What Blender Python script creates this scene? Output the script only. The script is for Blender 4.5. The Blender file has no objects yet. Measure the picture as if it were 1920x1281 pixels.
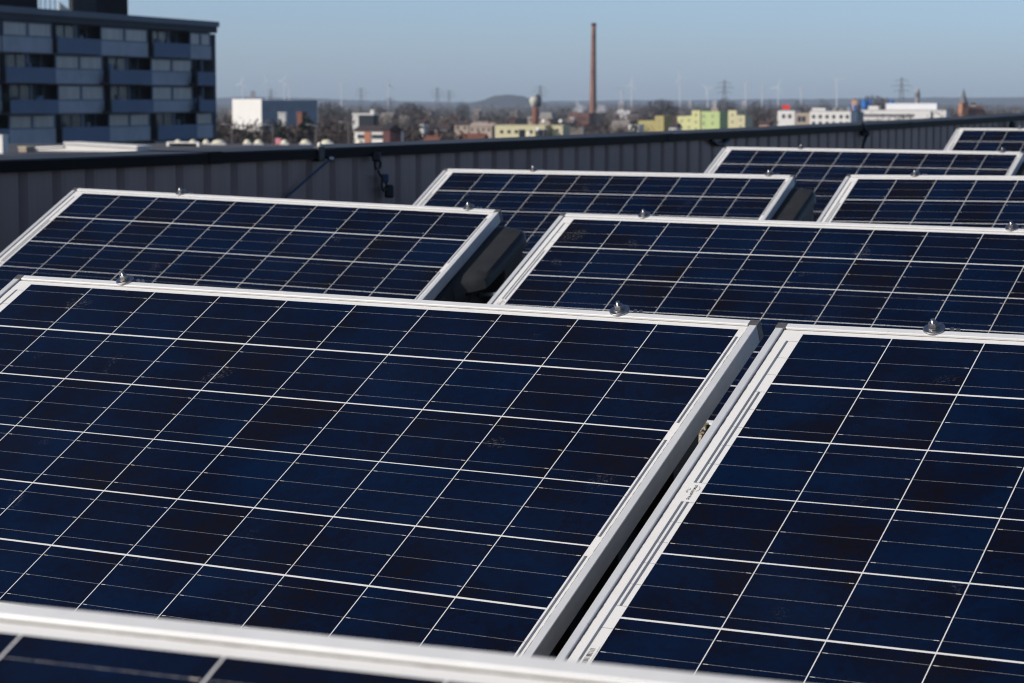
import bpy, bmesh, math, random
from mathutils import Vector, Matrix
R = math.radians
random.seed(7)
sc = bpy.context.scene
col = sc.collection

# ------------------------------------------------------------------ camera
EYE = 24.0
F_PX = 4548.8                      # focal length in photo pixels (1920 wide)
PITCH = math.atan(453.5 / F_PX)
CP, SP = math.cos(PITCH), math.sin(PITCH)
cam_d = bpy.data.cameras.new('camera')
cam = bpy.data.objects.new('camera', cam_d); col.objects.link(cam)
cam.location = (0, 0, EYE)
cam.rotation_euler = (R(90) - PITCH, 0, 0)
cam_d.sensor_width = 36.0
cam_d.lens = F_PX / 1920 * 36.0
cam_d.clip_start = 0.05
cam_d.clip_end = 60000
cam_d.dof.use_dof = True
cam_d.dof.focus_distance = 4.15
cam_d.dof.aperture_fstop = 13.0
cam_d.dof.aperture_blades = 7
sc.camera = cam

# ------------------------------------------------------------------ sky, sun, exposure
SUN_EL, SUN_AZ = R(27), R(246)     # azimuth clockwise from +Y
world = bpy.data.worlds.new('World'); sc.world = world; world.use_nodes = True
wn = world.node_tree
sky = wn.nodes.new('ShaderNodeTexSky'); sky.sky_type = 'NISHITA'; sky.sun_disc = False
sky.sun_elevation = SUN_EL; sky.sun_rotation = SUN_AZ
sky.air_density = 0.5; sky.dust_density = 0.95; sky.ozone_density = 2.5; sky.altitude = 0
wn.links.new(sky.outputs[0], wn.nodes['Background'].inputs[0])
wn.nodes['Background'].inputs[1].default_value = 0.139
sun_d = bpy.data.lights.new('sun', 'SUN'); sun_d.energy = 4.0; sun_d.angle = R(0.5); sun_d.color = (1.0, 0.93, 0.84)
sun = bpy.data.objects.new('sun', sun_d); col.objects.link(sun)
sdir = Vector((math.sin(SUN_AZ) * math.cos(SUN_EL), math.cos(SUN_AZ) * math.cos(SUN_EL), math.sin(SUN_EL)))
sun.location = (0, 0, 60); sun.rotation_euler = sdir.to_track_quat('Z', 'Y').to_euler()
sc.view_settings.view_transform = 'Standard'; sc.view_settings.look = 'None'
sc.cycles.volume_bounces = 3
sc.cycles.filter_width = 1.15
sc.view_settings.exposure = 0.0; sc.view_settings.gamma = 1.0

# ------------------------------------------------------------------ helpers
def at(px, py, Y):
    """world point seen at photo pixel (px, py) at forward distance Y"""
    a, b = (px - 960) / F_PX, (py - 640.5) / F_PX
    d = Vector((a, CP - b * SP, -SP - b * CP))
    return Vector((0, 0, EYE)) + d * (Y / d.y)

class MB:
    def __init__(s): s.v = []; s.f = []
    def add(s, vs, fs):
        n = len(s.v); s.v += [tuple(p) for p in vs]; s.f += [tuple(i + n for i in f) for f in fs]
    def box(s, x0, y0, z0, x1, y1, z1, m=None):
        vs = [Vector(p) for p in ((x0,y0,z0),(x1,y0,z0),(x1,y1,z0),(x0,y1,z0),(x0,y0,z1),(x1,y0,z1),(x1,y1,z1),(x0,y1,z1))]
        if m: vs = [m @ p for p in vs]
        s.add(vs, [(3,2,1,0),(4,5,6,7),(0,1,5,4),(1,2,6,5),(2,3,7,6),(3,0,4,7)])
    def prism(s, poly, h0, h1, axis=2, m=None):
        """extrude a 2-D polygon along an axis"""
        n = len(poly)
        def P(p, h):
            q = [(h, p[0], p[1]), (p[0], h, p[1]), (p[0], p[1], h)][axis]
            return m @ Vector(q) if m else Vector(q)
        vs = [P(p, h0) for p in poly] + [P(p, h1) for p in poly]
        s.add(vs, [tuple(range(n - 1, -1, -1)), tuple(range(n, 2 * n))] + [(i, (i + 1) % n, n + (i + 1) % n, n + i) for i in range(n)])
    def tube(s, a, b, r0, r1=None, n=8, cap=True):
        a, b = Vector(a), Vector(b); r1 = r0 if r1 is None else r1
        d = (b - a).normalized(); u = d.orthogonal().normalized(); w = d.cross(u)
        vs = []
        for c, r in ((a, r0), (b, r1)):
            vs += [c + (u * math.cos(2 * math.pi * i / n) + w * math.sin(2 * math.pi * i / n)) * r for i in range(n)]
        fs = [(i, (i + 1) % n, n + (i + 1) % n, n + i) for i in range(n)]
        if cap: fs += [tuple(range(n - 1, -1, -1)), tuple(range(n, 2 * n))]
        s.add(vs, fs)
    def path(s, pts, r, n=8):
        for a, b in zip(pts, pts[1:]): s.tube(a, b, r, r, n)
    def lathe(s, prof, n=24, m=None, phase=0.0):
        k = len(prof); vs = []
        for r, z in prof:
            for i in range(n):
                p = Vector((r * math.cos(2 * math.pi * i / n + phase), r * math.sin(2 * math.pi * i / n + phase), z)); vs.append(m @ p if m else p)
        fs = [(j * n + i, j * n + (i + 1) % n, (j + 1) * n + (i + 1) % n, (j + 1) * n + i) for j in range(k - 1) for i in range(n)]
        fs += [tuple(range(n - 1, -1, -1)), tuple((k - 1) * n + i for i in range(n))]
        s.add(vs, fs)
    def mesh(s, name, mat, smooth=False):
        me = bpy.data.meshes.new(name); me.from_pydata(s.v, [], s.f); me.update()
        if mat: me.materials.append(mat)
        if smooth:
            me.shade_smooth()
        return me
    def build(s, name, mat, parent=None, smooth=False):
        return link(name, s.mesh(name, mat, smooth), parent)

def link(name, me, parent=None):
    o = bpy.data.objects.new(name, me); col.objects.link(o)
    if parent: o.parent = parent
    return o
def tag(o, label, cat, group=None):
    o['label'] = label; o['category'] = cat
    if group: o['group'] = group
    return o
def thing(name, label, cat, loc=(0, 0, 0), rz=0, group=None):
    o = bpy.data.objects.new(name, None); col.objects.link(o); o.empty_display_size = 0.1
    o.location = loc; o.rotation_euler = (0, 0, rz)
    return tag(o, label, cat, group)
def kind(o, k): o['kind'] = k; return o
def copy_tree(o, parent=None):
    c = o.copy(); col.objects.link(c); c.parent = parent
    for ch in kids.get(o.name, []): copy_tree(ch, c)
    return c
kids = {}
def index_kids():
    kids.clear()
    for o in bpy.data.objects:
        if o.parent: kids.setdefault(o.parent.name, []).append(o)
def bevel(o, w, seg=2):
    m = o.modifiers.new('bevel', 'BEVEL'); m.width = w; m.segments = seg; m.limit_method = 'ANGLE'; m.angle_limit = R(35)
    return o
def smooth_angle(o, deg=35):
    o.data.shade_smooth()
    bm = bmesh.new(); bm.from_mesh(o.data)
    for e in bm.edges:
        if len(e.link_faces) == 2 and e.calc_face_angle(0) > R(deg): e.smooth = False
    bm.to_mesh(o.data); bm.free()
    return o

# ------------------------------------------------------------------ materials
class NT:
    """small expression builder for shader nodes"""
    def __init__(s, name):
        s.mat = bpy.data.materials.new(name); s.mat.use_nodes = True; s.t = s.mat.node_tree
        s.bsdf = s.t.nodes['Principled BSDF']
    def node(s, typ, **kw):
        n = s.t.nodes.new(typ)
        for k, v in kw.items(): setattr(n, k, v)
        return n
    def put(s, sock, v):
        if hasattr(v, 'is_output'): s.t.links.new(v, sock)
        else: sock.default_value = v
    def m(s, op, a, b=0.0, c=0.0):
        n = s.node('ShaderNodeMath', operation=op)
        for i, v in enumerate((a, b, c)): s.put(n.inputs[i], v)
        return n.outputs[0]
    def mix(s, f, a, b):
        n = s.node('ShaderNodeMix', data_type='RGBA')
        s.put(n.inputs[0], f)
        for i, v in ((6, a), (7, b)): s.put(n.inputs[i], v if hasattr(v, 'is_output') else (*v, 1))
        return n.outputs[2]
    def noise(s, vec, scale, detail=3.0, rough=0.55):
        n = s.node('ShaderNodeTexNoise'); n.inputs['Scale'].default_value = scale; n.inputs['Detail'].default_value = detail
        n.inputs['Roughness'].default_value = rough
        if vec: s.t.links.new(vec, n.inputs['Vector'])
        return n.outputs['Fac']
    def ramp(s, f, lo, hi):
        n = s.node('ShaderNodeMapRange'); s.put(n.inputs[0], f); n.inputs[1].default_value = lo; n.inputs[2].default_value = hi
        return n.outputs[0]
    def coords(s, which='Object'): return s.node('ShaderNodeTexCoord').outputs[which]
    def set(s, **kw):
        for k, v in kw.items():
            sock = s.bsdf.inputs[k.replace('_', ' ')]
            s.put(sock, (*v, 1) if isinstance(v, tuple) and len(v) == 3 else v)
        return s

def plain(name, c, rough=0.6, metal=0.0, var=0.25, scale=6.0, spec=0.5, bump=0.0, c2=None):
    n = NT(name); co = n.coords()
    f = n.ramp(n.noise(co, scale, 4), 0.3, 0.7)
    lo = c2 if c2 else tuple(x * (1 - var) for x in c)
    n.set(Base_Color=n.mix(f, lo, c), Roughness=rough, Metallic=metal, Specular_IOR_Level=spec)
    n.t.links.new(n.m('ADD', n.m('MULTIPLY', n.noise(co, scale * 4, 3), 0.2), rough - 0.1), n.bsdf.inputs['Roughness'])
    if bump:
        b = n.node('ShaderNodeBump'); b.inputs['Strength'].default_value = bump; b.inputs['Distance'].default_value = 0.01
        n.t.links.new(n.noise(co, scale * 10, 4), b.inputs['Height']); n.t.links.new(b.outputs[0], n.bsdf.inputs['Normal'])
    return n.mat

PX, PY = 0.158, 0.16035
XL, XR, YT, YB = -0.0535, 1.6095, 0.0255, -0.980   # outer edge of a module's frame in cell coordinates
RW = 0.0150                                       # rail width
def cell_material():
    n = NT('solar_cells_under_glass')
    co = n.coords(); sep = n.node('ShaderNodeSeparateXYZ'); n.t.links.new(co, sep.inputs[0])
    x, y = sep.outputs[0], n.m('MULTIPLY', sep.outputs[1], -1.0)
    rnd = n.node('ShaderNodeObjectInfo').outputs['Random']
    cx, cy = n.m('DIVIDE', x, PX), n.m('DIVIDE', y, PY)
    ci, cj = n.m('FLOOR', cx), n.m('FLOOR', cy)
    u, v = n.m('FRACT', cx), n.m('FRACT', cy)
    du = n.m('MULTIPLY', n.m('ABSOLUTE', n.m('SUBTRACT', u, 0.5)), PX)
    dv = n.m('MULTIPLY', n.m('ABSOLUTE', n.m('SUBTRACT', v, 0.5)), PY)
    b = n.m('ROUND', cy)                                   # strings are laid with uneven gaps
    half = n.m('ADD', 0.0011, n.m('MULTIPLY', n.m('ABSOLUTE', n.m('SUBTRACT', b, 3.0)), 0.00045))
    okx = n.m('LESS_THAN', du, PX / 2 - 0.00082)
    oky = n.m('LESS_THAN', dv, n.m('SUBTRACT', PY / 2, half))
    inx = n.m('MULTIPLY', n.m('GREATER_THAN', x, 0.0), n.m('LESS_THAN', x, 10 * PX))
    iny = n.m('MULTIPLY', n.m('GREATER_THAN', y, 0.0), n.m('LESS_THAN', y, 6 * PY))
    cell = n.m('MULTIPLY', n.m('MULTIPLY', okx, oky), n.m('MULTIPLY', inx, iny))
    # per-cell random
    cv = n.node('ShaderNodeCombineXYZ')
    n.put(cv.inputs[0], n.m('ADD', ci, n.m('MULTIPLY', rnd, 57.0))); n.put(cv.inputs[1], n.m('ADD', cj, 0.37)); n.put(cv.inputs[2], n.m('MULTIPLY', rnd, 13.0))
    wn_ = n.node('ShaderNodeTexWhiteNoise', noise_dimensions='3D'); n.t.links.new(cv.outputs[0], wn_.inputs['Vector'])
    r1 = wn_.outputs['Value']
    off = n.node('ShaderNodeVectorMath', operation='MULTIPLY_ADD')
    n.t.links.new(wn_.outputs['Color'], off.inputs[0]); off.inputs[1].default_value = (9, 9, 9); n.t.links.new(co, off.inputs[2])
    patch = n.noise(off.outputs[0], 4.6, 2.0, 0.5)
    dark = n.ramp(n.m('ADD', patch, n.m('MULTIPLY', n.m('SUBTRACT', r1, 0.5), 0.12)), 0.24, 0.70)
    grain = n.node('ShaderNodeTexVoronoi'); grain.inputs['Scale'].default_value = 95
    n.t.links.new(off.outputs[0], grain.inputs['Vector'])
    gs = n.node('ShaderNodeSeparateColor'); n.t.links.new(grain.outputs['Color'], gs.inputs[0])
    dark2 = n.m('MINIMUM', n.m('MAXIMUM', n.m('ADD', dark, n.m('MULTIPLY', n.m('SUBTRACT', gs.outputs[0], 0.5), 0.34)), 0.0), 1.0)
    navy = n.mix(n.ramp(dark2, 0.0, 0.5), (0.0040, 0.0031, 0.0050), (0.0017, 0.0042, 0.0150))
    cellc = n.mix(n.ramp(dark2, 0.45, 1.0), navy, (0.0013, 0.0070, 0.0265))
    # printed contact fingers, very fine
    # bus wires
    bd = n.m('MULTIPLY', n.m('ABSOLUTE', n.m('SUBTRACT', n.m('FRACT', n.m('MULTIPLY', v, 3.0)), 0.5)), PY / 3)
    onbus = n.m('MULTIPLY', n.m('LESS_THAN', bd, 0.0005), iny)
    speck = n.ramp(n.noise(co, 240, 2, 0.7), 0.35, 0.80)
    busc = n.mix(speck, (0.065, 0.075, 0.10), (0.28, 0.27, 0.25))
    odd = n.m('MODULO', cj, 2.0)
    eu = n.m('MULTIPLY', n.m('ADD', n.m('MULTIPLY', odd, u), n.m('MULTIPLY', n.m('SUBTRACT', 1.0, odd), n.m('SUBTRACT', 1.0, u))), PX)
    dash = n.m('MULTIPLY', n.m('MULTIPLY', n.m('GREATER_THAN', eu, 0.0038), n.m('LESS_THAN', eu, 0.0115)), n.m('LESS_THAN', bd, 0.0006))
    tail = n.m('MULTIPLY', n.m('LESS_THAN', eu, 0.0038), okx)
    cellb = n.mix(n.m('MULTIPLY', onbus, n.m('SUBTRACT', 1.0, n.m('MULTIPLY', tail, 0.8))), cellc, busc)
    cellb = n.mix(n.m('MULTIPLY', dash, iny), cellb, (0.56, 0.52, 0.45))
    # white backsheet with wires crossing the side margins, dirt under the top rail, painted dark lines at the side rails
    fine = n.noise(co, 700, 2, 0.7)
    back = n.mix(n.ramp(fine, 0.35, 0.6), (0.62, 0.605, 0.57), (0.74, 0.73, 0.70))
    stain = n.ramp(n.noise(co, 11, 4, 0.6), 0.55, 0.75)
    back = n.mix(n.m('MULTIPLY', stain, 0.18), back, (0.50, 0.44, 0.33))
    side = n.m('MULTIPLY', n.m('MULTIPLY', n.m('GREATER_THAN', x, -0.0185), n.m('LESS_THAN', x, 1.5845)), n.m('SUBTRACT', 1.0, inx))
    back = n.mix(n.m('MULTIPLY', n.m('MULTIPLY', onbus, side), 0.8), back, (0.10, 0.11, 0.12))
    ex = n.m('MINIMUM', n.m('ADD', x, 0.0385), n.m('SUBTRACT', 1.5945, x))
    ey = n.m('SUBTRACT', n.m('SUBTRACT', 0.0, -0.0105), n.m('MULTIPLY', y, -1.0))   # distance below the top rail
    rim = n.m('LESS_THAN', ey, n.m('ADD', 0.0012, n.m('MULTIPLY', n.noise(co, 60, 3), 0.0020)))
    back = n.mix(n.m('MULTIPLY', rim, 0.85), back, (0.10, 0.075, 0.045))
    rimx = n.m('LESS_THAN', ex, n.m('ADD', 0.0008, n.m('MULTIPLY', n.noise(co, 90, 3), 0.0030)))
    back = n.mix(n.m('MULTIPLY', rimx, 0.85), back, (0.05, 0.042, 0.032))  # gap and cast shadow of the side rails painted as dark lines
    back = n.mix(n.m('MULTIPLY', n.m('MULTIPLY', inx, iny), 0.06), back, (0.12, 0.14, 0.18))
    c = n.mix(cell, back, cellb)
    # dust and dried droppings on the glass
    oc = n.node('ShaderNodeVectorMath', operation='ADD'); n.t.links.new(co, oc.inputs[0])
    k = n.node('ShaderNodeCombineXYZ'); n.put(k.inputs[0], n.m('MULTIPLY', rnd, 31.0)); n.put(k.inputs[1], n.m('MULTIPLY', rnd, 17.0)); n.t.links.new(k.outputs[0], oc.inputs[1])
    blot = n.ramp(n.noise(oc.outputs[0], 9, 1.0), 0.70, 0.78)
    smear = n.m('MULTIPLY', blot, n.ramp(n.noise(oc.outputs[0], 170, 4, 0.75), 0.52, 0.66))
    dust = n.ramp(n.noise(oc.outputs[0], 260, 2, 0.6), 0.735, 0.80)
    haze_ = n.m('MULTIPLY', n.ramp(n.noise(oc.outputs[0], 3.0, 4), 0.3, 0.8), 0.006)
    dirt = n.m('MINIMUM', n.m('ADD', n.m('ADD', n.m('MULTIPLY', smear, 0.20), n.m('MULTIPLY', dust, 0.05)), haze_), 1.0)
    c = n.mix(dirt, c, (0.42, 0.40, 0.38))
    n.set(Base_Color=c, Roughness=0.16, Specular_IOR_Level=0.10)
    bp = n.node('ShaderNodeBump'); bp.inputs['Strength'].default_value = 0.05; bp.inputs['Distance'].default_value = 0.0004
    n.t.links.new(n.noise(co, 900, 2), bp.inputs['Height']); n.t.links.new(bp.outputs[0], n.bsdf.inputs['Normal'])
    return n.mat

def alu_material():
    n = NT('anodised_aluminium'); co = n.coords()
    sep = n.node('ShaderNodeSeparateXYZ'); n.t.links.new(co, sep.inputs[0])
    s = n.noise(co, 14, 5, 0.65)
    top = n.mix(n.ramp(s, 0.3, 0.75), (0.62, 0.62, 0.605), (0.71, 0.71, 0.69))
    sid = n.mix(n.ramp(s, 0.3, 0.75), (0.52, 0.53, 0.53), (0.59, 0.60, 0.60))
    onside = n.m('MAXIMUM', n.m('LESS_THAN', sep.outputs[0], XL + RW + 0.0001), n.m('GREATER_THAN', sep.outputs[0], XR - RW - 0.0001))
    c = n.mix(onside, top, sid)  # difference in light reflected by the rails put into their base colour
    spot = n.ramp(n.noise(co, 85, 3, 0.6), 0.66, 0.74)
    c = n.mix(n.m('MULTIPLY', spot, 0.4), c, (0.26, 0.22, 0.16))
    mp = n.node('ShaderNodeMapping'); mp.inputs['Scale'].default_value = (45, 6, 6); n.t.links.new(co, mp.inputs[0])
    run = n.ramp(n.noise(mp.outputs[0], 1.0, 4, 0.6), 0.60, 0.72)
    c = n.mix(n.m('MULTIPLY', run, 0.16), c, (0.34, 0.30, 0.24))
    n.set(Base_Color=c, Metallic=0.12, Specular_IOR_Level=0.3)
    n.t.links.new(n.m('ADD', 0.34, n.m('MULTIPLY', n.noise(co, 50, 3), 0.16)), n.bsdf.inputs['Roughness'])
    return n.mat

M = {}
M['cells'] = cell_material()
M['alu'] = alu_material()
M['cap'] = plain('corner_key_zinc', (0.20, 0.19, 0.18), 0.5, 0.6, 0.4, 90)
M['ribbon'] = plain('tinned_ribbon', (0.17, 0.19, 0.22), 0.4, 0.2, 0.2, 40)
M['steel'] = plain('stainless_steel', (0.50, 0.49, 0.475), 0.33, 1.0, 0.25, 120)
M['ink'] = plain('black_ink', (0.03, 0.03, 0.035), 0.6, 0, 0.3, 300)
M['sticker'] = plain('white_sticker', (0.72, 0.71, 0.67), 0.6, 0, 0.1, 120)
M['plastic'] = plain('black_recycled_plastic', (0.030, 0.0315, 0.033), 0.42, 0, 0.25, 25, 0.22, 0.05)
def sheet_material():
    n = NT('grey_coated_steel_sheet'); co = n.coords()
    mp = n.node('ShaderNodeMapping'); mp.inputs['Scale'].default_value = (26, 26, 1.3); n.t.links.new(co, mp.inputs[0])
    run = n.ramp(n.noise(mp.outputs[0], 1.0, 4, 0.6), 0.42, 0.75)
    c = n.mix(n.ramp(n.noise(co, 1.1, 4), 0.35, 0.65), (0.215, 0.158, 0.142), (0.270, 0.200, 0.180))
    c = n.mix(n.m('MULTIPLY', run, 0.35), c, (0.15, 0.10, 0.08))
    n.set(Base_Color=c, Roughness=0.42, Specular_IOR_Level=0.45)
    return n.mat
M['sheet'] = sheet_material()
def coping_material():
    n = NT('dark_coping_metal'); co = n.coords(); g_ = n.node('ShaderNodeNewGeometry')
    sep = n.node('ShaderNodeSeparateXYZ'); n.t.links.new(g_.outputs['Normal'], sep.inputs[0])
    sky_sheen = n.m('MULTIPLY', n.m('GREATER_THAN', sep.outputs[2], 0.8), n.ramp(n.noise(co, 1.6, 5, 0.65), 0.2, 0.6))   # flat top lighter: sky sheen put into its colour
    c = n.mix(sky_sheen, (0.0045, 0.0045, 0.005), (0.060, 0.062, 0.066))
    n.set(Base_Color=c, Roughness=0.5, Specular_IOR_Level=0.07)
    return n.mat
M['coping'] = coping_material()
M['cable'] = plain('black_cable', (0.015, 0.016, 0.02), 0.5)
M['bluetape'] = plain('blue_plastic_sleeve', (0.03, 0.06, 0.13), 0.5)
M['cream'] = plain('pale_plastic_tip', (0.7, 0.66, 0.55), 0.5)
M['roofing'] = plain('gravel_roofing', (0.16, 0.14, 0.115), 0.95, 0, 0.6, 30, 0.2, 0.8)
M['render_wall'] = plain('grey_house_render', (0.20, 0.20, 0.21), 0.9, 0, 0.2, 0.4, 0.2)

# ------------------------------------------------------------------ the roof we stand on
ROOF0, ROOFS = -0.925, 0.0125
def roof_z(y): return EYE + ROOF0 + ROOFS * (y - 4.5)
WYAW = R(25.83)
WD = Vector((math.sin(WYAW), math.cos(WYAW), 0)); WN = Vector((math.cos(WYAW), -math.sin(WYAW), 0))   # along, and towards us
P_RIB = 0.207; Z0W = 9.025
W0 = Vector(((61.9 - 960) / F_PX * Z0W, Z0W, 0))      # wall face at rib 0
def wall_top(s):                                      # height of the coping's top over the eye, s in metres from rib 0
    n = s / P_RIB
    return EYE - 0.214 + 0.00002 * n + 0.0000145 * n * n
rb = MB()
a0 = W0 - WD * 9 - WN * 0.3; a1 = W0 + WD * 30 - WN * 0.3; a2 = a1 + WN * 26; a3 = a0 + WN * 26
rb.add([Vector((p.x, p.y, roof_z(p.y))) for p in (a0, a1, a2, a3)] + [Vector((p.x, p.y, 0)) for p in (a0, a1, a2, a3)],
       [(3, 2, 1, 0), (0, 1, 5, 4), (1, 2, 6, 5), (2, 3, 7, 6), (3, 0, 4, 7)])
kind(rb.build('roof', M['roofing']), 'structure')

# loose gravel between the modules
GRAVEL = []
def gravel():
    mb = MB(); rg = random.Random(3)
    tmpl = [(1,0,0),(-1,0,0),(0,1,0),(0,-1,0),(0,0,1),(0,0,-1)]
    fc = [(0,2,4),(2,1,4),(1,3,4),(3,0,4),(2,0,5),(1,2,5),(3,1,5),(0,3,5)]
    for _ in range(9000):
        t = rg.uniform(-0.4, 1); X = rg.uniform(-1.0, 2.6); Y = rg.uniform(2.6, 10.5)
        r = rg.uniform(0.006, 0.017)
        m = Matrix.Rotation(rg.uniform(0, 6.28), 3, Vector((rg.uniform(-1,1), rg.uniform(-1,1), 1)))
        sx, sy, sz = rg.uniform(.7,1.3), rg.uniform(.7,1.3), rg.uniform(.5,.9)
        mb.add([m @ Vector((p[0]*sx*r, p[1]*sy*r, p[2]*sz*r)) + Vector((X, Y, roof_z(Y) + r * 0.4)) for p in tmpl], fc)
    n = NT('river_gravel'); co = n.coords()
    v = n.node('ShaderNodeTexVoronoi'); v.inputs['Scale'].default_value = 60; n.t.links.new(co, v.inputs['Vector'])
    gs = n.node('ShaderNodeSeparateColor'); n.t.links.new(v.outputs['Color'], gs.inputs[0])
    c = n.mix(gs.outputs[0], (0.22, 0.17, 0.11), (0.52, 0.46, 0.38)); c = n.mix(n.ramp(n.noise(co, 2.5, 3), 0.5, 0.62), c, (0.09, 0.12, 0.03))
    n.set(Base_Color=c, Roughness=0.9)
    GRAVEL.append(n.mat)
    return kind(mb.build('roof_gravel', n.mat), 'stuff')
gravel()
def moss_heap():
    c = at(1322, 802, 5.95); zb = roof_z(c.y); h0 = c.z - zb + 0.012
    t = thing('moss_heap', 'small sunlit heap of gravel and moss in the gap between the two front panels', 'gravel heap', (c.x, c.y, zb))
    rg = random.Random(9); st, ms = MB(), MB()
    tm = [(1,0,0),(-1,0,0),(0,1,0),(0,-1,0),(0,0,1),(0,0,-1)]; fc = [(0,2,4),(2,1,4),(1,3,4),(3,0,4),(2,0,5),(1,2,5),(3,1,5),(0,3,5)]
    n_, k_ = 22, 7; vs = [(0, 0, h0)]
    for j in range(1, k_ + 1):
        for i in range(n_):
            q = j / k_; r = .085 * q * rg.uniform(.9, 1.08); a = 2 * math.pi * i / n_; vs.append((math.cos(a) * r, math.sin(a) * r, h0 * (1 - q ** 1.3) + rg.uniform(-.006, .006)))
    ms.add(vs, [(0, 1 + i, 1 + (i + 1) % n_) for i in range(n_)] + [(1 + (j-1)*n_ + i, 1 + j*n_ + i, 1 + j*n_ + (i+1) % n_, 1 + (j-1)*n_ + (i+1) % n_) for j in range(1, k_) for i in range(n_)])
    for i in range(150):
        a, q = rg.uniform(0, 6.28), math.sqrt(rg.random()); r = rg.uniform(.008, .016)
        p = Vector((math.cos(a) * q * .08, math.sin(a) * q * .08, h0 * (1 - q ** 1.3)))
        m = Matrix.Rotation(rg.uniform(0, 6.28), 3, Vector((rg.uniform(-1,1), rg.uniform(-1,1), 1)))
        st.add([p + m @ Vector((v[0] * r, v[1] * r * .8, v[2] * r * .7)) for v in tm], fc)
    kind(st.build('stones', GRAVEL[0], t), 'stuff'); ms.build('moss', plain('moss_cushion', (0.13, 0.115, 0.04), 0.95, 0, 0.5, 60, 0.1), t)
moss_heap()

# ------------------------------------------------------------------ parapet wall with ribbed sheet
wall = thing('parapet_wall', 'dark ribbed metal parapet wall with black coping behind the panels', 'wall', (W0.x, W0.y, roof_z(W0.y)))
def parapet():
    mb = MB(); N0, N1 = -10, 118
    prof = [(0.0, 0.0), (0.122, 0.0), (0.131, -0.026), (0.146, -0.026), (0.184, -0.002)]
    pts = []
    for n in range(N0, N1):
        for a, d in prof: pts.append((n * P_RIB + a, d))
    vs = []; ns = len(pts)
    for s, d in pts:
        p = WD * s + WN * d; y = W0.y + p.y
        vs.append((p.x, p.y, roof_z(y) - 0.02 - wall.location.z))
        vs.append((p.x, p.y, wall_top(s) - 0.03 - wall.location.z))
    mb.add(vs, [(2*i, 2*i+2, 2*i+3, 2*i+1) for i in range(ns - 1)])
    mb.build('ribbed_sheet', M['sheet'], wall)
    cp = MB(); step = 0.6; k0, k1 = int(N0 * P_RIB / step), int(N1 * P_RIB / step)
    prof = [(0.035, -0.050), (0.030, -0.050), (0.030, -0.012), (-0.30, -0.012), (-0.30, -0.075), (-0.31, -0.075), (-0.31, 0.0), (0.027, -0.004), (0.035, -0.010)]
    n = len(prof); vs = []
    for k in range(k0, k1 + 1):
        s = k * step
        for d, h in prof:
            p = WD * s + WN * d; vs.append((p.x, p.y, wall_top(s) + h - wall.location.z))
    cp.add(vs, [(j*n + i, (j+1)*n + i, (j+1)*n + (i+1) % n, j*n + (i+1) % n) for j in range(k1 - k0) for i in range(n)])
    cp.build('coping', M['coping'], wall)
    for s in (1.2, 6.2, 11.2, 16.2, 21.2):    # joint covers of the coping
        jb = MB(); vs = []
        for ds in (-0.05, 0.05):
            for d, h in ((0.0375, -0.052), (0.0375, -0.008), (0.030, -0.001), (-0.31, 0.003)):
                p = WD * (s + ds) + WN * d; vs.append((p.x, p.y, wall_top(s + ds) + h - wall.location.z))
        jb.add(vs, [(0,4,5,1),(1,5,6,2),(2,6,7,3)])
        jb.build('joint_cover', M['coping'], wall)
parapet()
def on_wall(px, dz, off=0.0):
    """point on the wall face under photo column px, dz under the coping's top"""
    u = (px - 960) / F_PX / (CP + SP * 453.5 / F_PX)
    s = (u * W0.y - W0.x) / (WD.x - u * WD.y)
    p = W0 + WD * s + WN * off
    return Vector((p.x, p.y, wall_top(s) - dz)), s

def lightning_clip(px, label, rod_px=None):
    p, s = on_wall(px, 0.0, 0.03)
    t = thing('cable_bracket', label, 'bracket', p, -WYAW + R(90), 'brackets on the parapet')
    L = lambda q: t.matrix_basis.inverted() @ Vector(q)
    a = MB(); a.box(-0.025, -0.012, -0.062, 0.025, 0.02, 0.003); bevel(a.build('clamp_block', M['cable'], t), 0.004)
    b = MB(); b.lathe([(0.004, 0.0), (0.011, 0.004), (0.011, 0.018), (0.005, 0.026)], 12, Matrix.Translation((-0.01, -0.005, -0.002))); b.build('pale_tip', M['cream'], t, True)
    return t, p, s
t, p, s = lightning_clip(588, 'black bracket with a pale tip and thin rod clamped on the parapet coping')
q, _ = on_wall(528, 0.22, 0.01)
q2, _ = on_wall(601, 0.052, 0.05)
t.location = t.location
rod = MB(); rod.path([q2, q], 0.0055)
Mi = Matrix.LocRotScale(t.location, t.rotation_euler, None).inverted()
rod.v = [tuple(Mi @ Vector(v)) for v in rod.v]; rod.build('rod', M['bluetape'], t)
kb = MB(); kb.lathe([(0.005, -0.012), (0.014, -0.008), (0.014, 0.008), (0.005, 0.012)], 10, Matrix.Translation(Mi @ q2)); kb.build('knob', M['steel'], t, True)

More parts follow.
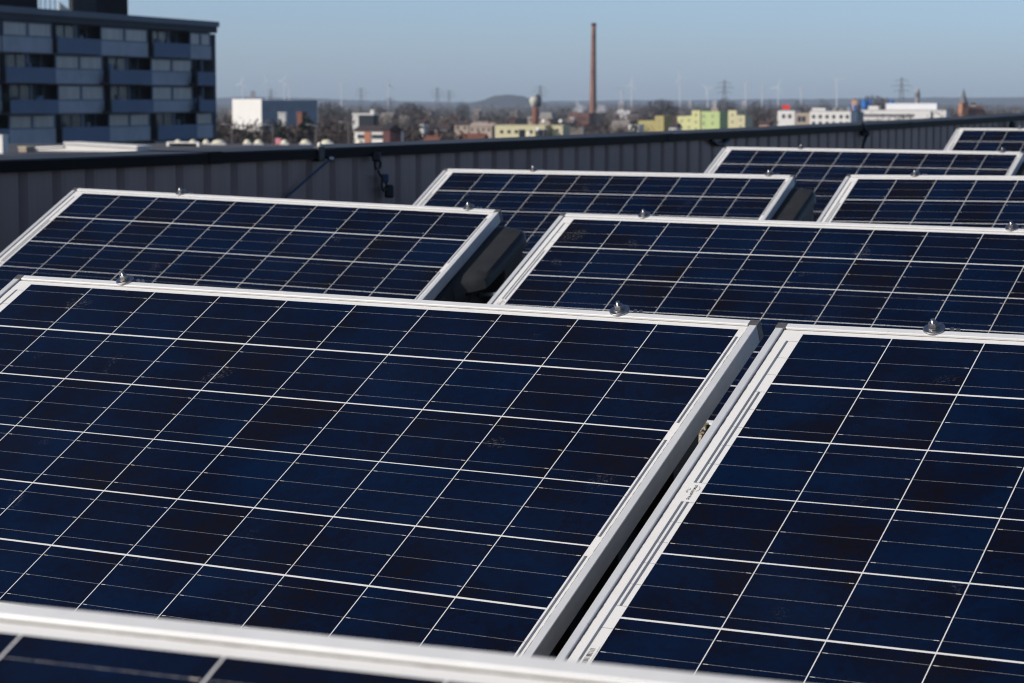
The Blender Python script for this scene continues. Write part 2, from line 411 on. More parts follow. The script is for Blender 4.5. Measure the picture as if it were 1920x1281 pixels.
# dangling cable with clips
p, s = on_wall(690, 0.05, 0.035)
t = thing('hanging_cable', 'short black cable with clips dangling from the parapet wall', 'cable', p)
def Lp(px, dz, off=0.04): return on_wall(px, dz, off)[0] - p
mb = MB(); mb.path([Lp(690, .03), Lp(692, .06), Lp(688, .085), Lp(690, .11), Lp(698, .105), Lp(699, .08), Lp(694, .06)], 0.006); mb.build('upper_loop', M['cable'], t)
mb = MB(); mb.path([Lp(694, .12), Lp(701, .15), Lp(701, .19), Lp(704, .215), Lp(711, .20), Lp(708, .165), Lp(702, .15)], 0.0055); mb.build('lower_loop', M['cable'], t)
mb = MB(); c = Lp(707, .155); mb.box(c.x - .018, c.y - .02, c.z - .02, c.x + .018, c.y + .01, c.z + .02); bevel(mb.build('blue_sleeve', M['bluetape'], t), 0.006)
mb = MB(); c = Lp(715, .215); mb.box(c.x - .022, c.y - .02, c.z - .034, c.x + .022, c.y + .02, c.z + .028); bevel(mb.build('clip', M['cable'], t), 0.01)
mb = MB(); c = Lp(691, .055); mb.box(c.x - .02, c.y - .02, c.z - .02, c.x + .02, c.y + .02, c.z + .024); bevel(mb.build('clip', M['cable'], t), 0.008)
# small fittings further along the wall
p, s = on_wall(1345, 0.055, 0.02); t = thing('wall_hook', 'small dark hook sagging under the coping near the middle', 'hook', p)
mb = MB(); mb.path([WD * -.16, WD * -.05 + Vector((0, 0, -.03)), WD * .05 + Vector((0, 0, -.032)), WD * .16], 0.012); mb.build('strap', M['cable'], t)
p, s = on_wall(1616, 0.02, 0.03); t = thing('down_conductor', 'thin dark conductor running down the parapet wall', 'cable', p)
mb = MB(); mb.path([on_wall(1612, -.01, .02)[0]-p, on_wall(1614, .05, .045)[0]-p, on_wall(1618, .1, .03)[0]-p, on_wall(1612, .16, .03)[0]-p, on_wall(1611, .6, .03)[0]-p], 0.011); mb.build('conductor_wire', M['cable'], t)
mb = MB(); mb.box(-.03, -.03, -.07, .03, .02, -.03); bevel(mb.build('fixing_block', M['cable'], t), .008)
p, s = on_wall(1888, 0.09, 0.03); t = thing('wall_hook', 'black round fitting high on the wall behind the farthest panel', 'hook', p)
mb = MB(); mb.lathe([(0.012, 0.0), (0.04, 0.004), (0.045, 0.03), (0.03, 0.05)], 14, Matrix.Rotation(-WYAW, 4, 'Z') @ Matrix.Rotation(R(90), 4, 'Y')); mb.build('fitting', M['cable'], t, True)

# ------------------------------------------------------------------ solar panels
OFF = Vector((0.78, -0.98, -0.031))              # base of the module (bottom edge, back) in cell coordinates
LIP = 0.0034
panel = thing('solar_panel', 'x', 'solar panel', (0, 0, 0), 0, 'framed solar panels in rows on the roof')
def place_part(o): o.location = -OFF; return o
def make_panel():
    fr = MB()
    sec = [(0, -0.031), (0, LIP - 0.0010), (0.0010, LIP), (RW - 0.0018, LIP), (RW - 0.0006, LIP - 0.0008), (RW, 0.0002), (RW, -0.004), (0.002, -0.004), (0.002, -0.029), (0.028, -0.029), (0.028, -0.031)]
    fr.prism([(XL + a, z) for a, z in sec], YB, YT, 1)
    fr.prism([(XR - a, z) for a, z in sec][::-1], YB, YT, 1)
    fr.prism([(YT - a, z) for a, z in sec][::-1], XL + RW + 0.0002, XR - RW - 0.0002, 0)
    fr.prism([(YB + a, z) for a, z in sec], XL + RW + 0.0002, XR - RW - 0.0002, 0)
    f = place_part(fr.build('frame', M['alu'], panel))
    # corner keys at the four corners
    for sx in (0, 1):
        for sy in (0, 1):
            cb = MB()
            x0, x1 = (XL - 0.0006, XL + RW + 0.003) if sx == 0 else (XR - RW - 0.003, XR + 0.0006)
            y0, y1 = (YT - 0.017, YT + 0.0008) if sy else (YB - 0.0008, YB + 0.017)
            cb.box(x0, y0, -0.0315, x1, y1, LIP + 0.0005)
            c = cb.build('corner_key', M['cap'], f); bevel(c, 0.0008)
    g = MB(); g.box(XL + 0.004, YB + 0.004, -0.0045 + 0.0008, XR - 0.004, YT - 0.004, 0.0)
    place_part(g.build('cell_sheet', M['cells'], panel))
    def ribbon(x, y0, y1, w=0.0042):
        b = MB(); b.box(x - w / 2, y0, 0.0001, x + w / 2, y1, 0.0004); place_part(b.build('connector_ribbon', M['ribbon'], panel))
    ribbon(-0.0195, -0.455, -0.026); ribbon(-0.0195, -0.936, -0.507)
    ribbon(-0.0105, -0.455, -0.188); ribbon(-0.0105, -0.775, -0.507)
    for k in range(3): ribbon(1.5852, -0.296 - k * 2 * PY, -0.026 - k * 2 * PY)
    # printed maker's mark in the left margin
    cu = bpy.data.curves.new('mark_text', 'FONT'); cu.body = 'SolarWorld'; cu.size = 0.0082; cu.align_x = 'CENTER'; cu.small_caps_scale = 0.80; cu.offset = 0.00022
    for ch in cu.body_format: ch.use_small_caps = True
    to = bpy.data.objects.new('mark_text', cu); col.objects.link(to)
    bpy.context.view_layer.update()
    me = bpy.data.meshes.new_from_object(to.evaluated_get(bpy.context.evaluated_depsgraph_get()))
    bpy.data.objects.remove(to)
    bm = bmesh.new(); bm.from_mesh(me)
    xs = [v.co.x for v in bm.verts]; k = 0.040 / max(1e-6, max(xs) - min(xs))
    for v in bm.verts: v.co = Vector((-0.0115 - v.co.y * k, -0.481 + v.co.x * k, 0.0003))
    def quad(pts):
        bm.faces.new([bm.verts.new((x, y, 0.0003)) for x, y in pts])
    for i in range(9):      # the arc beside the name
        a0_, a1_ = R(-60 + i * 13), R(-60 + (i + 1) * 13); cxx, cyy, r0, r1 = -0.0125, -0.471, 0.0072, 0.0080
        quad([(cxx + r0 * math.cos(a0_), cyy + r0 * math.sin(a0_)), (cxx + r1 * math.cos(a0_), cyy + r1 * math.sin(a0_)), (cxx + r1 * math.cos(a1_), cyy + r1 * math.sin(a1_)), (cxx + r0 * math.cos(a1_), cyy + r0 * math.sin(a1_))])
    for i, a in enumerate((105, 130, 155, 180, 205, 230)):   # short rays on the other side
        d = Vector((math.cos(R(a)), math.sin(R(a)))); e = Vector((-d.y, d.x)) * 0.0004; c0 = Vector((-0.0185, -0.478))
        p0, p1 = c0 + d * 0.0035, c0 + d * 0.0068
        quad([(p0 - e)[:], (p1 - e)[:], (p1 + e)[:], (p0 + e)[:]])
    bm.normal_update()
    for fcs in bm.faces:
        if fcs.normal.z < 0: fcs.normal_flip()
    m2 = bpy.data.meshes.new('maker_mark'); bm.to_mesh(m2); bm.free(); m2.materials.clear(); m2.materials.append(M['ink'])
    place_part(link('maker_mark', m2, panel))
    lb = MB(); lb.box(-0.0165, -0.945, 0.0002, -0.0015, -0.872, 0.0005); lab = place_part(lb.build('barcode_label', M['sticker'], panel))
    bb = MB(); y = -0.878; rg = random.Random(5)
    while y > -0.938:
        w = rg.choice((0.0006, 0.0006, 0.0012, 0.0018)); bb.box(-0.0135, y - w, 0.0006, -0.0055, y, 0.0008); y -= w + rg.choice((0.0007, 0.0013, 0.0017))
    bb.build('barcode', M['ink'], lab)
make_panel()
CLAMPS = []
def clamp(xc):
    root = MB(); T = Matrix.Translation((xc, 0.0275, LIP + 0.0002))
    root.lathe([(0.0045, 0.0), (0.0172, 0.0), (0.0185, 0.0012), (0.0185, 0.0024), (0.0170, 0.0034), (0.0045, 0.0036)], 32, T)
    w = smooth_angle(place_part(root.build('clamp_washer', M['steel'], panel)), 30)
    nb = MB(); nb.lathe([(0.0095, 0.0038), (0.0102, 0.0041), (0.0102, 0.0054), (0.0095, 0.0057)], 24, T); nb.lathe([(0.0074, 0.0058), (0.0086, 0.0064), (0.0086, 0.0126), (0.0072, 0.0134)], 6, T, 0.15)
    nut = nb.build('nut', M['steel'], w)
    sb = MB(); pr = [(0.0039, 0.0134)]
    z = 0.0136
    while z < 0.0185: pr += [(0.0039, z), (0.0033, z + 0.0006)]; z += 0.00125
    pr += [(0.0039, 0.0198), (0.0030, 0.0204)]
    sb.lathe(pr, 14, T); smooth_angle(sb.build('stud', M['steel'], w), 50)
    tb = MB(); tb.box(xc + 0.026, 0.030, -0.004, xc + 0.031, 0.036, 0.0045); tb.box(xc + 0.037, 0.030, -0.004, xc + 0.042, 0.036, 0.0040); tb.build('clamp_tab', M['steel'], w)
    CLAMPS.append(w)

POSE = {'Z': [[-0.8863, 1.8481, -0.3549], [0.89487, -0.44619, 0.01065], [0.40116, 0.81456, 0.419]],
 'A': [[-0.9888, 4.9814, -0.377], [0.8779, -0.47865, -0.01383], [0.43166, 0.77855, 0.45556]],
 'B': [[0.4933, 4.0908, -0.3943], [0.88449, -0.46655, -0.00263], [0.42036, 0.79445, 0.43835]],
 'C': [[-1.4623, 8.2823, -0.3168], [0.88052, -0.47342, -0.02362], [0.42941, 0.77557, 0.46271]],
 'D': [[0.185, 7.2476, -0.3541], [0.87548, -0.48319, -0.00782], [0.43027, 0.77203, 0.46779]],
 'E': [[-0.2606, 10.7505, -0.3191], [0.87919, -0.47646, -0.0028], [0.42123, 0.77451, 0.47191]],
 'F': [[1.3336, 9.3591, -0.3026], [0.87474, -0.48452, 0.00829], [0.42392, 0.7734, 0.47133]],
 'G': [[1.1854, 13.1391, -0.2679], [0.87927, -0.47628, -0.00671], [0.427, 0.7819, 0.4542]],
 'H': [[3.1027, 16.7296, -0.2083], [0.87777, -0.47909, -0.0004], [0.42409, 0.77663, 0.46583]]}
def pose(k):
    t, x, y = (Vector(q) for q in POSE[k])
    x.normalize(); y = (y - x * y.dot(x)).normalized(); z = x.cross(y)
    m = Matrix((x, y, z)).transposed().to_4x4(); m.translation = t + Vector((0, 0, EYE))
    return m
LAB = {
 'A': 'nearest complete blue solar panel, left of the narrow gap, two bolts on its top rail',
 'B': 'blue solar panel right of the narrow gap, with printed mark and barcode in its margin',
 'Z': 'blurred solar panel closest to the camera, pale top rail across the lower left corner',
 'C': 'solar panel at far left, directly below the ribbed wall, black tub showing at its right',
 'D': 'wide solar panel right of the first black tub, behind the two front panels',
 'E': 'mid-distance solar panel below the chimney, its right end over the second black tub',
 'F': 'solar panel right of the second black tub, cut by the right edge of the photo',
 'G': 'long solar panel in the last but one row, below the white office blocks',
 'H': 'small farthest solar panel corner at the upper right below the wall',
}
OFFSET = {'C', 'E', 'G', 'H'}          # these modules sit off-centre on their tubs
index_kids()
clampset = {}
for kset, xs in (('mid', (0.222, 1.335)), ('off', (0.392, 1.495))):
    CLAMPS = []
    for xc in xs: clamp(xc)
    clampset[kset] = list(CLAMPS)
bpy.context.view_layer.update()
base_kids = list(kids.get(panel.name, []))
index_kids()
panels = {}
for k in 'ABZCDEFGH':
    r = panel.copy(); col.objects.link(r)
    for ch in base_kids: copy_tree(ch, r)
    for ch in clampset['off' if k in OFFSET else 'mid']: copy_tree(ch, r)
    m = pose(k)
    r.matrix_world = m @ Matrix.Translation(OFF)
    r['label'] = LAB[k]
    panels[k] = r
def drop(o):
    for ch in list(kids.get(o.name, [])): drop(ch)
    bpy.data.objects.remove(o)
drop(panel)
for k, r in panels.items(): r.name = 'solar_panel'

# ------------------------------------------------------------------ mounting tubs
def tub_mesh():
    """hull in a level frame: x across, y up-slope side, z up; origin on the base under the bolts' centre"""
    tl = math.tan(R(27.4))
    W, YF, YBk = 0.735, -0.86, 0.035
    base_z = -0.53
    def plane(y): return y * tl - 0.039
    N = 220
    def ring(w, yf, yb, rad):
        pts = []; 
        hx, hy0, hy1 = w, yf, yb
        per = [(-hx + rad, hy0), (hx - rad, hy0), (hx, hy0 + rad), (hx, hy1 - rad), (hx - rad, hy1), (-hx + rad, hy1), (-hx, hy1 - rad), (-hx, hy0 + rad)]
        def arc(cx, cy, a0, a1, n):
            return [(cx + rad * math.cos(a0 + (a1 - a0) * i / n), cy + rad * math.sin(a0 + (a1 - a0) * i / n)) for i in range(n + 1)]
        def line(p, q, n): return [(p[0] + (q[0] - p[0]) * i / n, p[1] + (q[1] - p[1]) * i / n) for i in range(1, n)]
        A = arc(hx - rad, hy0 + rad, -math.pi / 2, 0, 8); B = arc(hx - rad, hy1 - rad, 0, math.pi / 2, 8)
        C = arc(-hx + rad, hy1 - rad, math.pi / 2, math.pi, 8); D = arc(-hx + rad, hy0 + rad, math.pi, 1.5 * math.pi, 8)
        return A + line(A[-1], B[0], 44) + B + line(B[-1], C[0], 60) + C + line(C[-1], D[0], 44) + D + line(D[-1], A[0], 60)
    def smoothstep(a, b, x):
        t = max(0, min(1, (x - a) / (b - a))); return t * t * (3 - 2 * t)
    rings = []
    levels = [(0.0, 0.046, 0.045), (0.25, 0.042, 0.042), (0.5, 0.038, 0.038), (0.78, 0.034, 0.034), (0.86, 0.033, 0.033), (0.885, 0.0325, 0.032), (0.925, 0.031, 0.030), (0.962, 0.028, 0.027), (0.985, 0.020, 0.018), (1.0, -0.008, 0.0)]
    for f, ox, oy in levels:
        pts = []
        for x, y in ring(W + ox, YF - ox * 0.4, YBk + oy, 0.075):
            zt = plane(max(YF, min(YBk, y))); zt = min(zt, -0.038)
            z = base_z + (zt - base_z) * f
            # upright recesses pressed into the walls below the flange
            if 0.02 < f < 0.87:
                if abs(x) > W - 0.02:
                    w = math.cos((y + 0.20) / 0.24 * 2 * math.pi)
                    dep = 0.055 * smoothstep(-0.05, 0.15, w) * smoothstep(-0.75, -0.6, y)
                    x -= math.copysign(dep, x)
                elif y > 0:
                    w = math.cos(x / 0.24 * 2 * math.pi); y -= 0.04 * smoothstep(-0.1, 0.35, w)
            if abs(x) > W - 0.15: x -= math.copysign(0.085 * smoothstep(0.0, 1.0, (-0.235 - y) / 0.07), x)
            pts.append((x, y, z))
        rings.append(pts)
    # the flange under the module and the inner wall
    for ins, dz in ((0.026, 0.002), (0.10, 0.004), (0.115, -0.02), (0.13, -0.2)):
        pts = []
        for x, y in ring(W - ins, YF + ins, YBk - ins * 0.5, 0.06):
            zt = plane(max(YF, min(YBk, y))); zt = min(zt, -0.038)
            if abs(x) > W - 0.15: x -= math.copysign(0.085 * smoothstep(0.0, 1.0, (-0.235 - y) / 0.07), x)
            pts.append((x, y, max(base_z + 0.02, zt + dz)))
        rings.append(pts)
    n = len(rings[0]); mb = MB(); vs = [p for r in rings for p in r]
    fs = [(j*n + i, j*n + (i+1) % n, (j+1)*n + (i+1) % n, (j+1)*n + i) for j in range(len(rings) - 1) for i in range(n)]
    fs.append(tuple((len(rings) - 1) * n + i for i in range(n)))
    mb.add(vs, fs)
    me = mb.mesh('mounting_tub', M['plastic'], True)
    bm = bmesh.new(); bm.from_mesh(me); bmesh.ops.recalc_face_normals(bm, faces=bm.faces); bm.to_mesh(me); bm.free()
    for p in me.polygons: p.use_smooth = True
    bm = bmesh.new(); bm.from_mesh(me)
    for e in bm.edges:
        if len(e.link_faces) == 2 and e.calc_face_angle(0) > R(32): e.smooth = False
    bm.to_mesh(me); bm.free()
    return me
TUB = tub_mesh()
TLAB = {
 'A': 'black plastic mounting tub hidden under the nearest complete panel beside the narrow gap',
 'B': 'black plastic mounting tub under the front panel with the printed mark',
 'Z': 'black plastic mounting tub under the blurred panel closest to the camera',
 'C': 'large black plastic mounting tub bulging out right of the far left panel',
 'D': 'black plastic mounting tub under the wide panel of the second row',
 'E': 'black plastic mounting tub sticking out below the panel under the chimney',
 'F': 'black plastic mounting tub under the third row panel at the right edge',
 'G': 'black plastic mounting tub just visible right of the long white-edged panel by the wall',
 'H': 'black plastic mounting tub under the farthest panel at the upper right',
}
tub0 = None
for k in 'CABZDEFGH':
    m = pose(k); x = m.col[0].xyz.normalized(); up = Vector((0, 0, 1)); z = (up - x * up.dot(x)).normalized(); y = z.cross(x)
    xc = 0.943 if k in OFFSET else (0.748 if k == 'A' else 0.778)
    o = m @ Vector((xc, 0.0, 0.0))
    mm = Matrix((x, y, z)).transposed().to_4x4(); mm.translation = o
    t = link('mounting_tub', TUB) if tub0 is None else tub0.copy()
    if tub0 is None: tub0 = t
    else: col.objects.link(t)
    t.matrix_world = mm
    tag(t, TLAB[k], 'mounting tub', 'plastic tubs carrying the panels')
# thin cable in the open gap behind the front row
a, b = at(845, 561, 7.45), at(940, 551, 7.25)
mb = MB(); mb.path([a, (a + b) / 2 + Vector((0, 0, 0.004)), b, b + Vector((0.3, 0.1, -0.03))], 0.006)
tag(mb.build('roof_cable', M['ribbon']), 'thin grey cable lying in the dark gap beside the first black tub', 'cable')

# ================================================================== the town beyond the parapet
C = {}
def cm(name, c, rough=0.85, var=0.18, scale=0.25, spec=0.2, metal=0.0):
    if name not in C: C[name] = plain(name, c, rough, metal, var, scale, spec)
    return C[name]
BRICK = cm('red_brick', (0.19, 0.085, 0.062)); DBRICK = cm('dark_red_brick', (0.10, 0.045, 0.045)); WHITE = cm('white_render', (0.72, 0.70, 0.66), var=0.08)
CREAM = cm('cream_render', (0.62, 0.57, 0.36), var=0.1); YELL = cm('yellow_green_render', (0.60, 0.60, 0.30), var=0.1); GREEN = cm('light_green_render', (0.48, 0.58, 0.26), var=0.1)
OCHRE = cm('ochre_render', (0.42, 0.36, 0.15), var=0.15); TAN = cm('tan_render', (0.38, 0.31, 0.25)); GREY = cm('grey_concrete', (0.32, 0.31, 0.30)); DARK = cm('dark_cladding', (0.035, 0.04, 0.05))
ROOFT = cm('dark_roof_tiles', (0.07, 0.055, 0.055)); ROOFR = cm('red_roof_tiles', (0.20, 0.085, 0.06)); FLATR = cm('bitumen_roof', (0.10, 0.10, 0.105)); GLASS = cm('dark_window_glass', (0.035, 0.045, 0.06), 0.15, 0.2, 0.5, 0.5)
BLUE = cm('blue_painted_steel', (0.03, 0.14, 0.42), 0.5); REDP = cm('red_sign_paint', (0.62, 0.05, 0.05), 0.5); LAMP = cm('galvanised_steel', (0.42, 0.43, 0.44), 0.5, metal=0.4)
WTURB = cm('white_turbine_paint', (0.62, 0.62, 0.62), 0.5, 0.03); LATT = cm('lattice_steel', (0.17, 0.18, 0.19), 0.6); SPIRE = cm('slate_spire', (0.16, 0.17, 0.18))

# ground, hills
n = NT('ground_soil'); co = n.coords()
c = n.mix(n.ramp(n.noise(co, 0.006, 5), 0.35, 0.65), (0.055, 0.048, 0.038), (0.10, 0.085, 0.065)); c = n.mix(n.ramp(n.noise(co, 0.02, 4), 0.5, 0.65), c, (0.06, 0.065, 0.03))
n.set(Base_Color=c, Roughness=0.95)
g = MB(); K = 48; rad = 16800
g.add([(0, 0, 0)] + [(rad * math.cos(2 * math.pi * i / K), rad * math.sin(2 * math.pi * i / K), 0) for i in range(K)], [(0, i + 1, (i + 1) % K + 1) for i in range(K)])
kind(g.build('ground', n.mat), 'structure')
HILLM = cm('far_wooded_hill', (0.05, 0.05, 0.045), scale=0.004)
def ridge(name, Y, pts, depth):
    mb = MB(); vs = []
    rg = random.Random(int(Y)); xs = []
    for i in range(241):
        px = -300 + i * 10.5
        y = 0
        for (xa, ya), (xb, yb) in zip(pts, pts[1:]):
            if xa <= px <= xb: t = (px - xa) / (xb - xa); t = t * t * (3 - 2 * t); y = ya + (yb - ya) * t
        y += rg.uniform(-0.6, 0.6)
        p = at(px, y, Y); xs.append((p.x, max(3, p.z)))
    for off, k in ((-depth, 0.0), (-depth * .5, .55), (0, 1.0), (depth * .6, .5), (depth, 0.0)):
        vs += [(x, Y + off, z * k - (1 - k) * 2) for x, z in xs]
    m = len(xs)
    mb.add(vs, [(j*m+i, j*m+i+1, (j+1)*m+i+1, (j+1)*m+i) for j in range(4) for i in range(m-1)])
    return kind(mb.build(name, HILLM, None, True), 'structure')
ridge('hills', 14500, [(-400, 190), (300, 188), (470, 182), (560, 184), (700, 189), (880, 192), (1000, 190), (1250, 188), (1500, 186), (1640, 184), (1760, 183), (2300, 182)], 900)
ridge('hill', 10200, [(-400, 240), (840, 240), (870, 197), (905, 188), (930, 179.5), (955, 177.5), (975, 180), (1000, 187), (1030, 196), (1060, 240), (2300, 240)], 160)

# buildings --------------------------------------------------------
def bld_frame(name, label, cat, px0, px1, Y, yaw=0, group=None):
    """an Empty at the foot of the front wall's middle, x along the wall, y away from us; returns (thing, width)"""
    a, b = at(px0, 187, Y), at(px1, 187, Y)
    t = thing(name, label, cat, ((a.x + b.x) / 2, Y, 0), R(-yaw), group)
    return t, (b.x - a.x) / math.cos(R(yaw))
def top_at(py, Y): return at(960, py, Y).z
def block(t, w, d, z, mat, name='wall', x0=None, x1=None, y0=0.0, z0=0.0):
    mb = MB(); mb.box(-w / 2 if x0 is None else x0, y0, z0, w / 2 if x1 is None else x1, y0 + d, z)
    return mb.build(name, mat, t)
def slab(t, w, d, z, mat=None, th=0.4, over=0.2, name='roof', x0=None, x1=None, y0=0.0):
    mb = MB(); a = -w / 2 if x0 is None else x0; b = w / 2 if x1 is None else x1
    mb.box(a - over, y0 - over, z + 0.003, b + over, y0 + d + over, z + th); return mb.build(name, mat or FLATR, t)
def windows(t, xs, z0, z1, w, mat=None, y=0.0):
    o0 = None
    for x in xs:
        mb = MB(); mb.box(x - w / 2, y - 0.06, z0, x + w / 2, y + 0.1, z1)
        o = mb.build('window', mat or GLASS, t)
def wspread(w, k, m=0.0): return [-w / 2 + m + (w - 2 * m) * (i + .5) / k for i in range(k)]
def gable(t, w, d, z, h, mat, along='x', name='roof', over=0.4):
    mb = MB()
    if along == 'x': mb.prism([(-over, z), (d + over, z), (d / 2, z + h)], -w / 2 - over, w / 2 + over, 0)
    else: mb.prism([(-w / 2 - over, z), (w / 2 + over, z), (0, z + h)], -over, d + over, 1)
    return mb.build(name, mat, t)

# --- apartment block at the left
def apartment():
    th = R(17); X0, ZZ = -44.3, 210.0
    t = thing('apartment_block', 'large shaded apartment block with rows of balconies at the upper left', 'building', (X0, ZZ, 0), 0)
    d = Vector((math.sin(th), math.cos(th), 0)); nrm = Vector((math.cos(th), -math.sin(th), 0))   # nrm faces us
    mt = Matrix((d, -nrm, Vector((0, 0, 1)))).transposed().to_4x4()     # x along, y into the building
    t.matrix_world = Matrix.Translation((X0, ZZ, 0)) @ mt
    def S(px, py=120, out=0.0):
        u = (px - 960) / F_PX / (CP - (py - 640.5) / F_PX * SP)
        ox, oy = nrm.x * out, nrm.y * out
        return (u * (ZZ + oy) - X0 - ox) / (d.x - u * d.y)
    def Hh(py): return EYE + (187 - py) / F_PX * 252.5
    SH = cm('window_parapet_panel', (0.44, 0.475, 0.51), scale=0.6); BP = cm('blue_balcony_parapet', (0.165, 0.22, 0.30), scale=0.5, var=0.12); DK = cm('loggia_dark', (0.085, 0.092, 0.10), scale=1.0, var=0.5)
    FA = cm('roof_fascia', (0.19, 0.225, 0.25), scale=0.3); FB = cm('roof_fascia_lower', (0.075, 0.085, 0.095), scale=0.3); EDGE = cm('end_wall_concrete', (0.13, 0.14, 0.15), scale=0.3)
    PH = cm('penthouse_cladding', (0.012, 0.012, 0.016), scale=0.2); RW_ = cm('rust_brick_band', (0.10, 0.06, 0.05), scale=0.4); POST = cm('loggia_post', (0.22, 0.27, 0.34))
    WF = cm('window_frame_paint', (0.21, 0.25, 0.31)); PLANT = cm('balcony_evergreen', (0.03, 0.05, 0.03), scale=3); LG = cm('loggia_glass', (0.055, 0.075, 0.085), 0.2, 0.6, 0.8, 0.5)
    # curtains behind glass, with vertical folds
    n = NT('curtained_glass'); co = n.coords()
    mp = n.node('ShaderNodeMapping'); mp.inputs['Scale'].default_value = (2.6, 0.0, 0.15); n.t.links.new(co, mp.inputs[0])
    f = n.noise(mp.outputs[0], 1.4, 4, 0.7)
    tint = n.mix(n.ramp(n.noise(mp.outputs[0], 0.23, 2), 0.35, 0.65), (0.28, 0.235, 0.21), (0.31, 0.325, 0.305))
    n.set(Base_Color=n.mix(n.ramp(f, 0.35, 0.62), tint, (0.44, 0.435, 0.39)), Roughness=0.3, Specular_IOR_Level=0.4); CURT = n.mat
    L0, L1 = -16.0, S(404, 60)
    ztop = Hh(42)
    def B(name, mat, s0, s1, y0, y1, z0, z1, par=None):
        mb = MB(); mb.box(s0, y0, z0, s1, y1, z1); return mb.build(name, mat, par or t)
    B('wall', EDGE, L0, L1 - 0.02, 1.6, 14, 0, ztop - 0.1)
    B('end_wall', EDGE, L1 - 0.5, L1, 0.0, 1.598, 0, ztop - 1.3)
    B('roof_edge', FA, L0, L1 + 0.25, -0.35, 14.2, Hh(52), ztop)
    B('roof_edge_lower', FB, L0, L1 + 0.1, -0.15, 1.6, Hh(63), Hh(52) - 0.003)
    # rows: list of (kind, px0, px1); heights measured at the right end
    rows = [
     (64, 88, 112, [('w', -110, 4), ('w', 8, 101), ('b', 105, 190), ('w', 192, 280), ('b', 286, 356), ('w', 359, 398)]),
     (114, 138, 161, [('w', -80, 2), ('b', 9, 105), ('w', 107, 196), ('b', 203, 285), ('w', 286, 363), ('b', 368, 405)]),
     (163, 189, 209, [('w', -80, 6), ('b', 17, 110), ('w', 112, 198), ('b', 207, 288), ('w', 288, 364), ('b', 371, 405)]),
     (211, 234, 258, [('b', -70, 18), ('w', 20, 107), ('b', 114, 206), ('w', 207, 284), ('b', 293, 370), ('w', 371, 402)]),
     (260, 284, 306, [('w', -60, 26), ('b', 30, 118), ('w', 120, 212), ('b', 216, 290), ('w', 292, 372), ('b', 374, 402)]),
     (309, 333, 355, [('b', -60, 26), ('w', 30, 118), ('b', 120, 212), ('w', 216, 290), ('b', 292, 372), ('w', 374, 402)]),
    ]
    for ri, (yt, ys, yb, bays) in enumerate(rows):
        zt, zs, zb = Hh(yt), Hh(ys), Hh(yb)
        B('floor_slab', RW_ if ri in (1,) else EDGE, L0, L1 - 0.52, 0.05, 1.597, Hh(yb + 2.2) , Hh(yb))
        for kd, p0, p1 in bays:
            ym = (yt + yb) / 2
            s0, s1 = S(p0, ym), min(S(p1, ym), L1 - 0.52)
            if kd == 'w':
                s1 = min(s1, L1 - 0.6)
                w = B('window_bay', SH, s0, s1, 0.12, 1.59, zb + 0.004, zs)
                k = 2 if s1 - s0 > 5 else 1
                for q in range(k):
                    a, b = s0 + (s1 - s0) * q / k, s0 + (s1 - s0) * (q + 1) / k
                    fr = MB(); m = 0.22
                    fr.box(a + .02, .14, zs + .003, a + m, .26, zt); fr.box(b - m, .14, zs + .003, b - .02, .26, zt); fr.box(a + m, .14, zt - .14, b - m, .26, zt); fr.box(a + m, .14, zs + .003, b - m, .26, zs + .14)
                    fo = fr.build('window', WF, t)
                    B('pane', CURT, a + m, b - m, .2, .24, zs + .143, zt - .143, fo)
            else:
                out = -1.0 if ri in (1, 2) else -0.45
                sb0 = S(p0 + 4, ym, -out); sb1 = max(S(p1, ym, -out), sb0 + 1)
                bo = B('balcony', BP, sb0, sb1, out, out + 0.12, zb, zs + 0.1)
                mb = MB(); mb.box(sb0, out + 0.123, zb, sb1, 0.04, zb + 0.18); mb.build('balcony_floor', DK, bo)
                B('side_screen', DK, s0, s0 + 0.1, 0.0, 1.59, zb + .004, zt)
                gl = B('loggia_glazing', LG, s0 + .11, s1 - .05, 1.50, 1.59, zb + .004, zt)
                k = 4 if s1 - s0 > 4 else 2
                for q in range(k + 1):
                    xq = s0 + .11 + (s1 - s0 - .3) * q / k; B('glazing_frame', POST, xq, xq + .09, 1.43, 1.497, zb + .2, zt - .05, gl)
                rq = random.Random(int(p0) * 3 + ri)
                for q in range(rq.randint(1, 3)):      # things kept on the balcony
                    xq = sb0 + .5 + rq.random() * max(.2, sb1 - sb0 - 1.5); hq = rq.uniform(.2, .8)
                    B('balcony_plant', rq.choice((PLANT, FA, BP)), xq, xq + rq.uniform(.3, .9), .1, .4, zb + .19, zs + .1 + hq * .7, bo)
                if s1 - s0 > 4: B('post', POST, (s0 + s1) / 2 - .12, (s0 + s1) / 2 + .12, 0.3, .5, zb + .2, zt)
    B('lower_wall', EDGE, L0, L1 - 0.52, 0.3, 1.597, 0, Hh(357.5))
    # penthouse on the roof: two dark boxes with a bright gap
    z0 = ztop + 0.004; z1 = ztop + 9.5
    B('penthouse', PH, L0, S(71, 10, -1.0), 1.0, 1.5, z0, z1); B('penthouse', PH, S(181, 15, -3.0), S(240, 20, -3.0), 3.0, 3.6, z0, z1)
    B('penthouse_wall', cm('penthouse_grey', (0.05, 0.05, 0.055)), S(136, 15, -3.0), S(181, 15, -3.0) - 0.01, 3.0, 3.4, z0, z1)
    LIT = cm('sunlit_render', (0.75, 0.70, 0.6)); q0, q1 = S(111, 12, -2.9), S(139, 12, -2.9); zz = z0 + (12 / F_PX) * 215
    mb = MB(); mb.prism([(q0, z0), (q1, z0), (q1 - .3, z0 + .12), (q0 + .25, zz + .35), (q0, zz + .55)], 2.9, 2.98, 1); mb.build('sun_patch', LIT, t)  # triangle of sunlight on the end wall, shaped as a pale piece
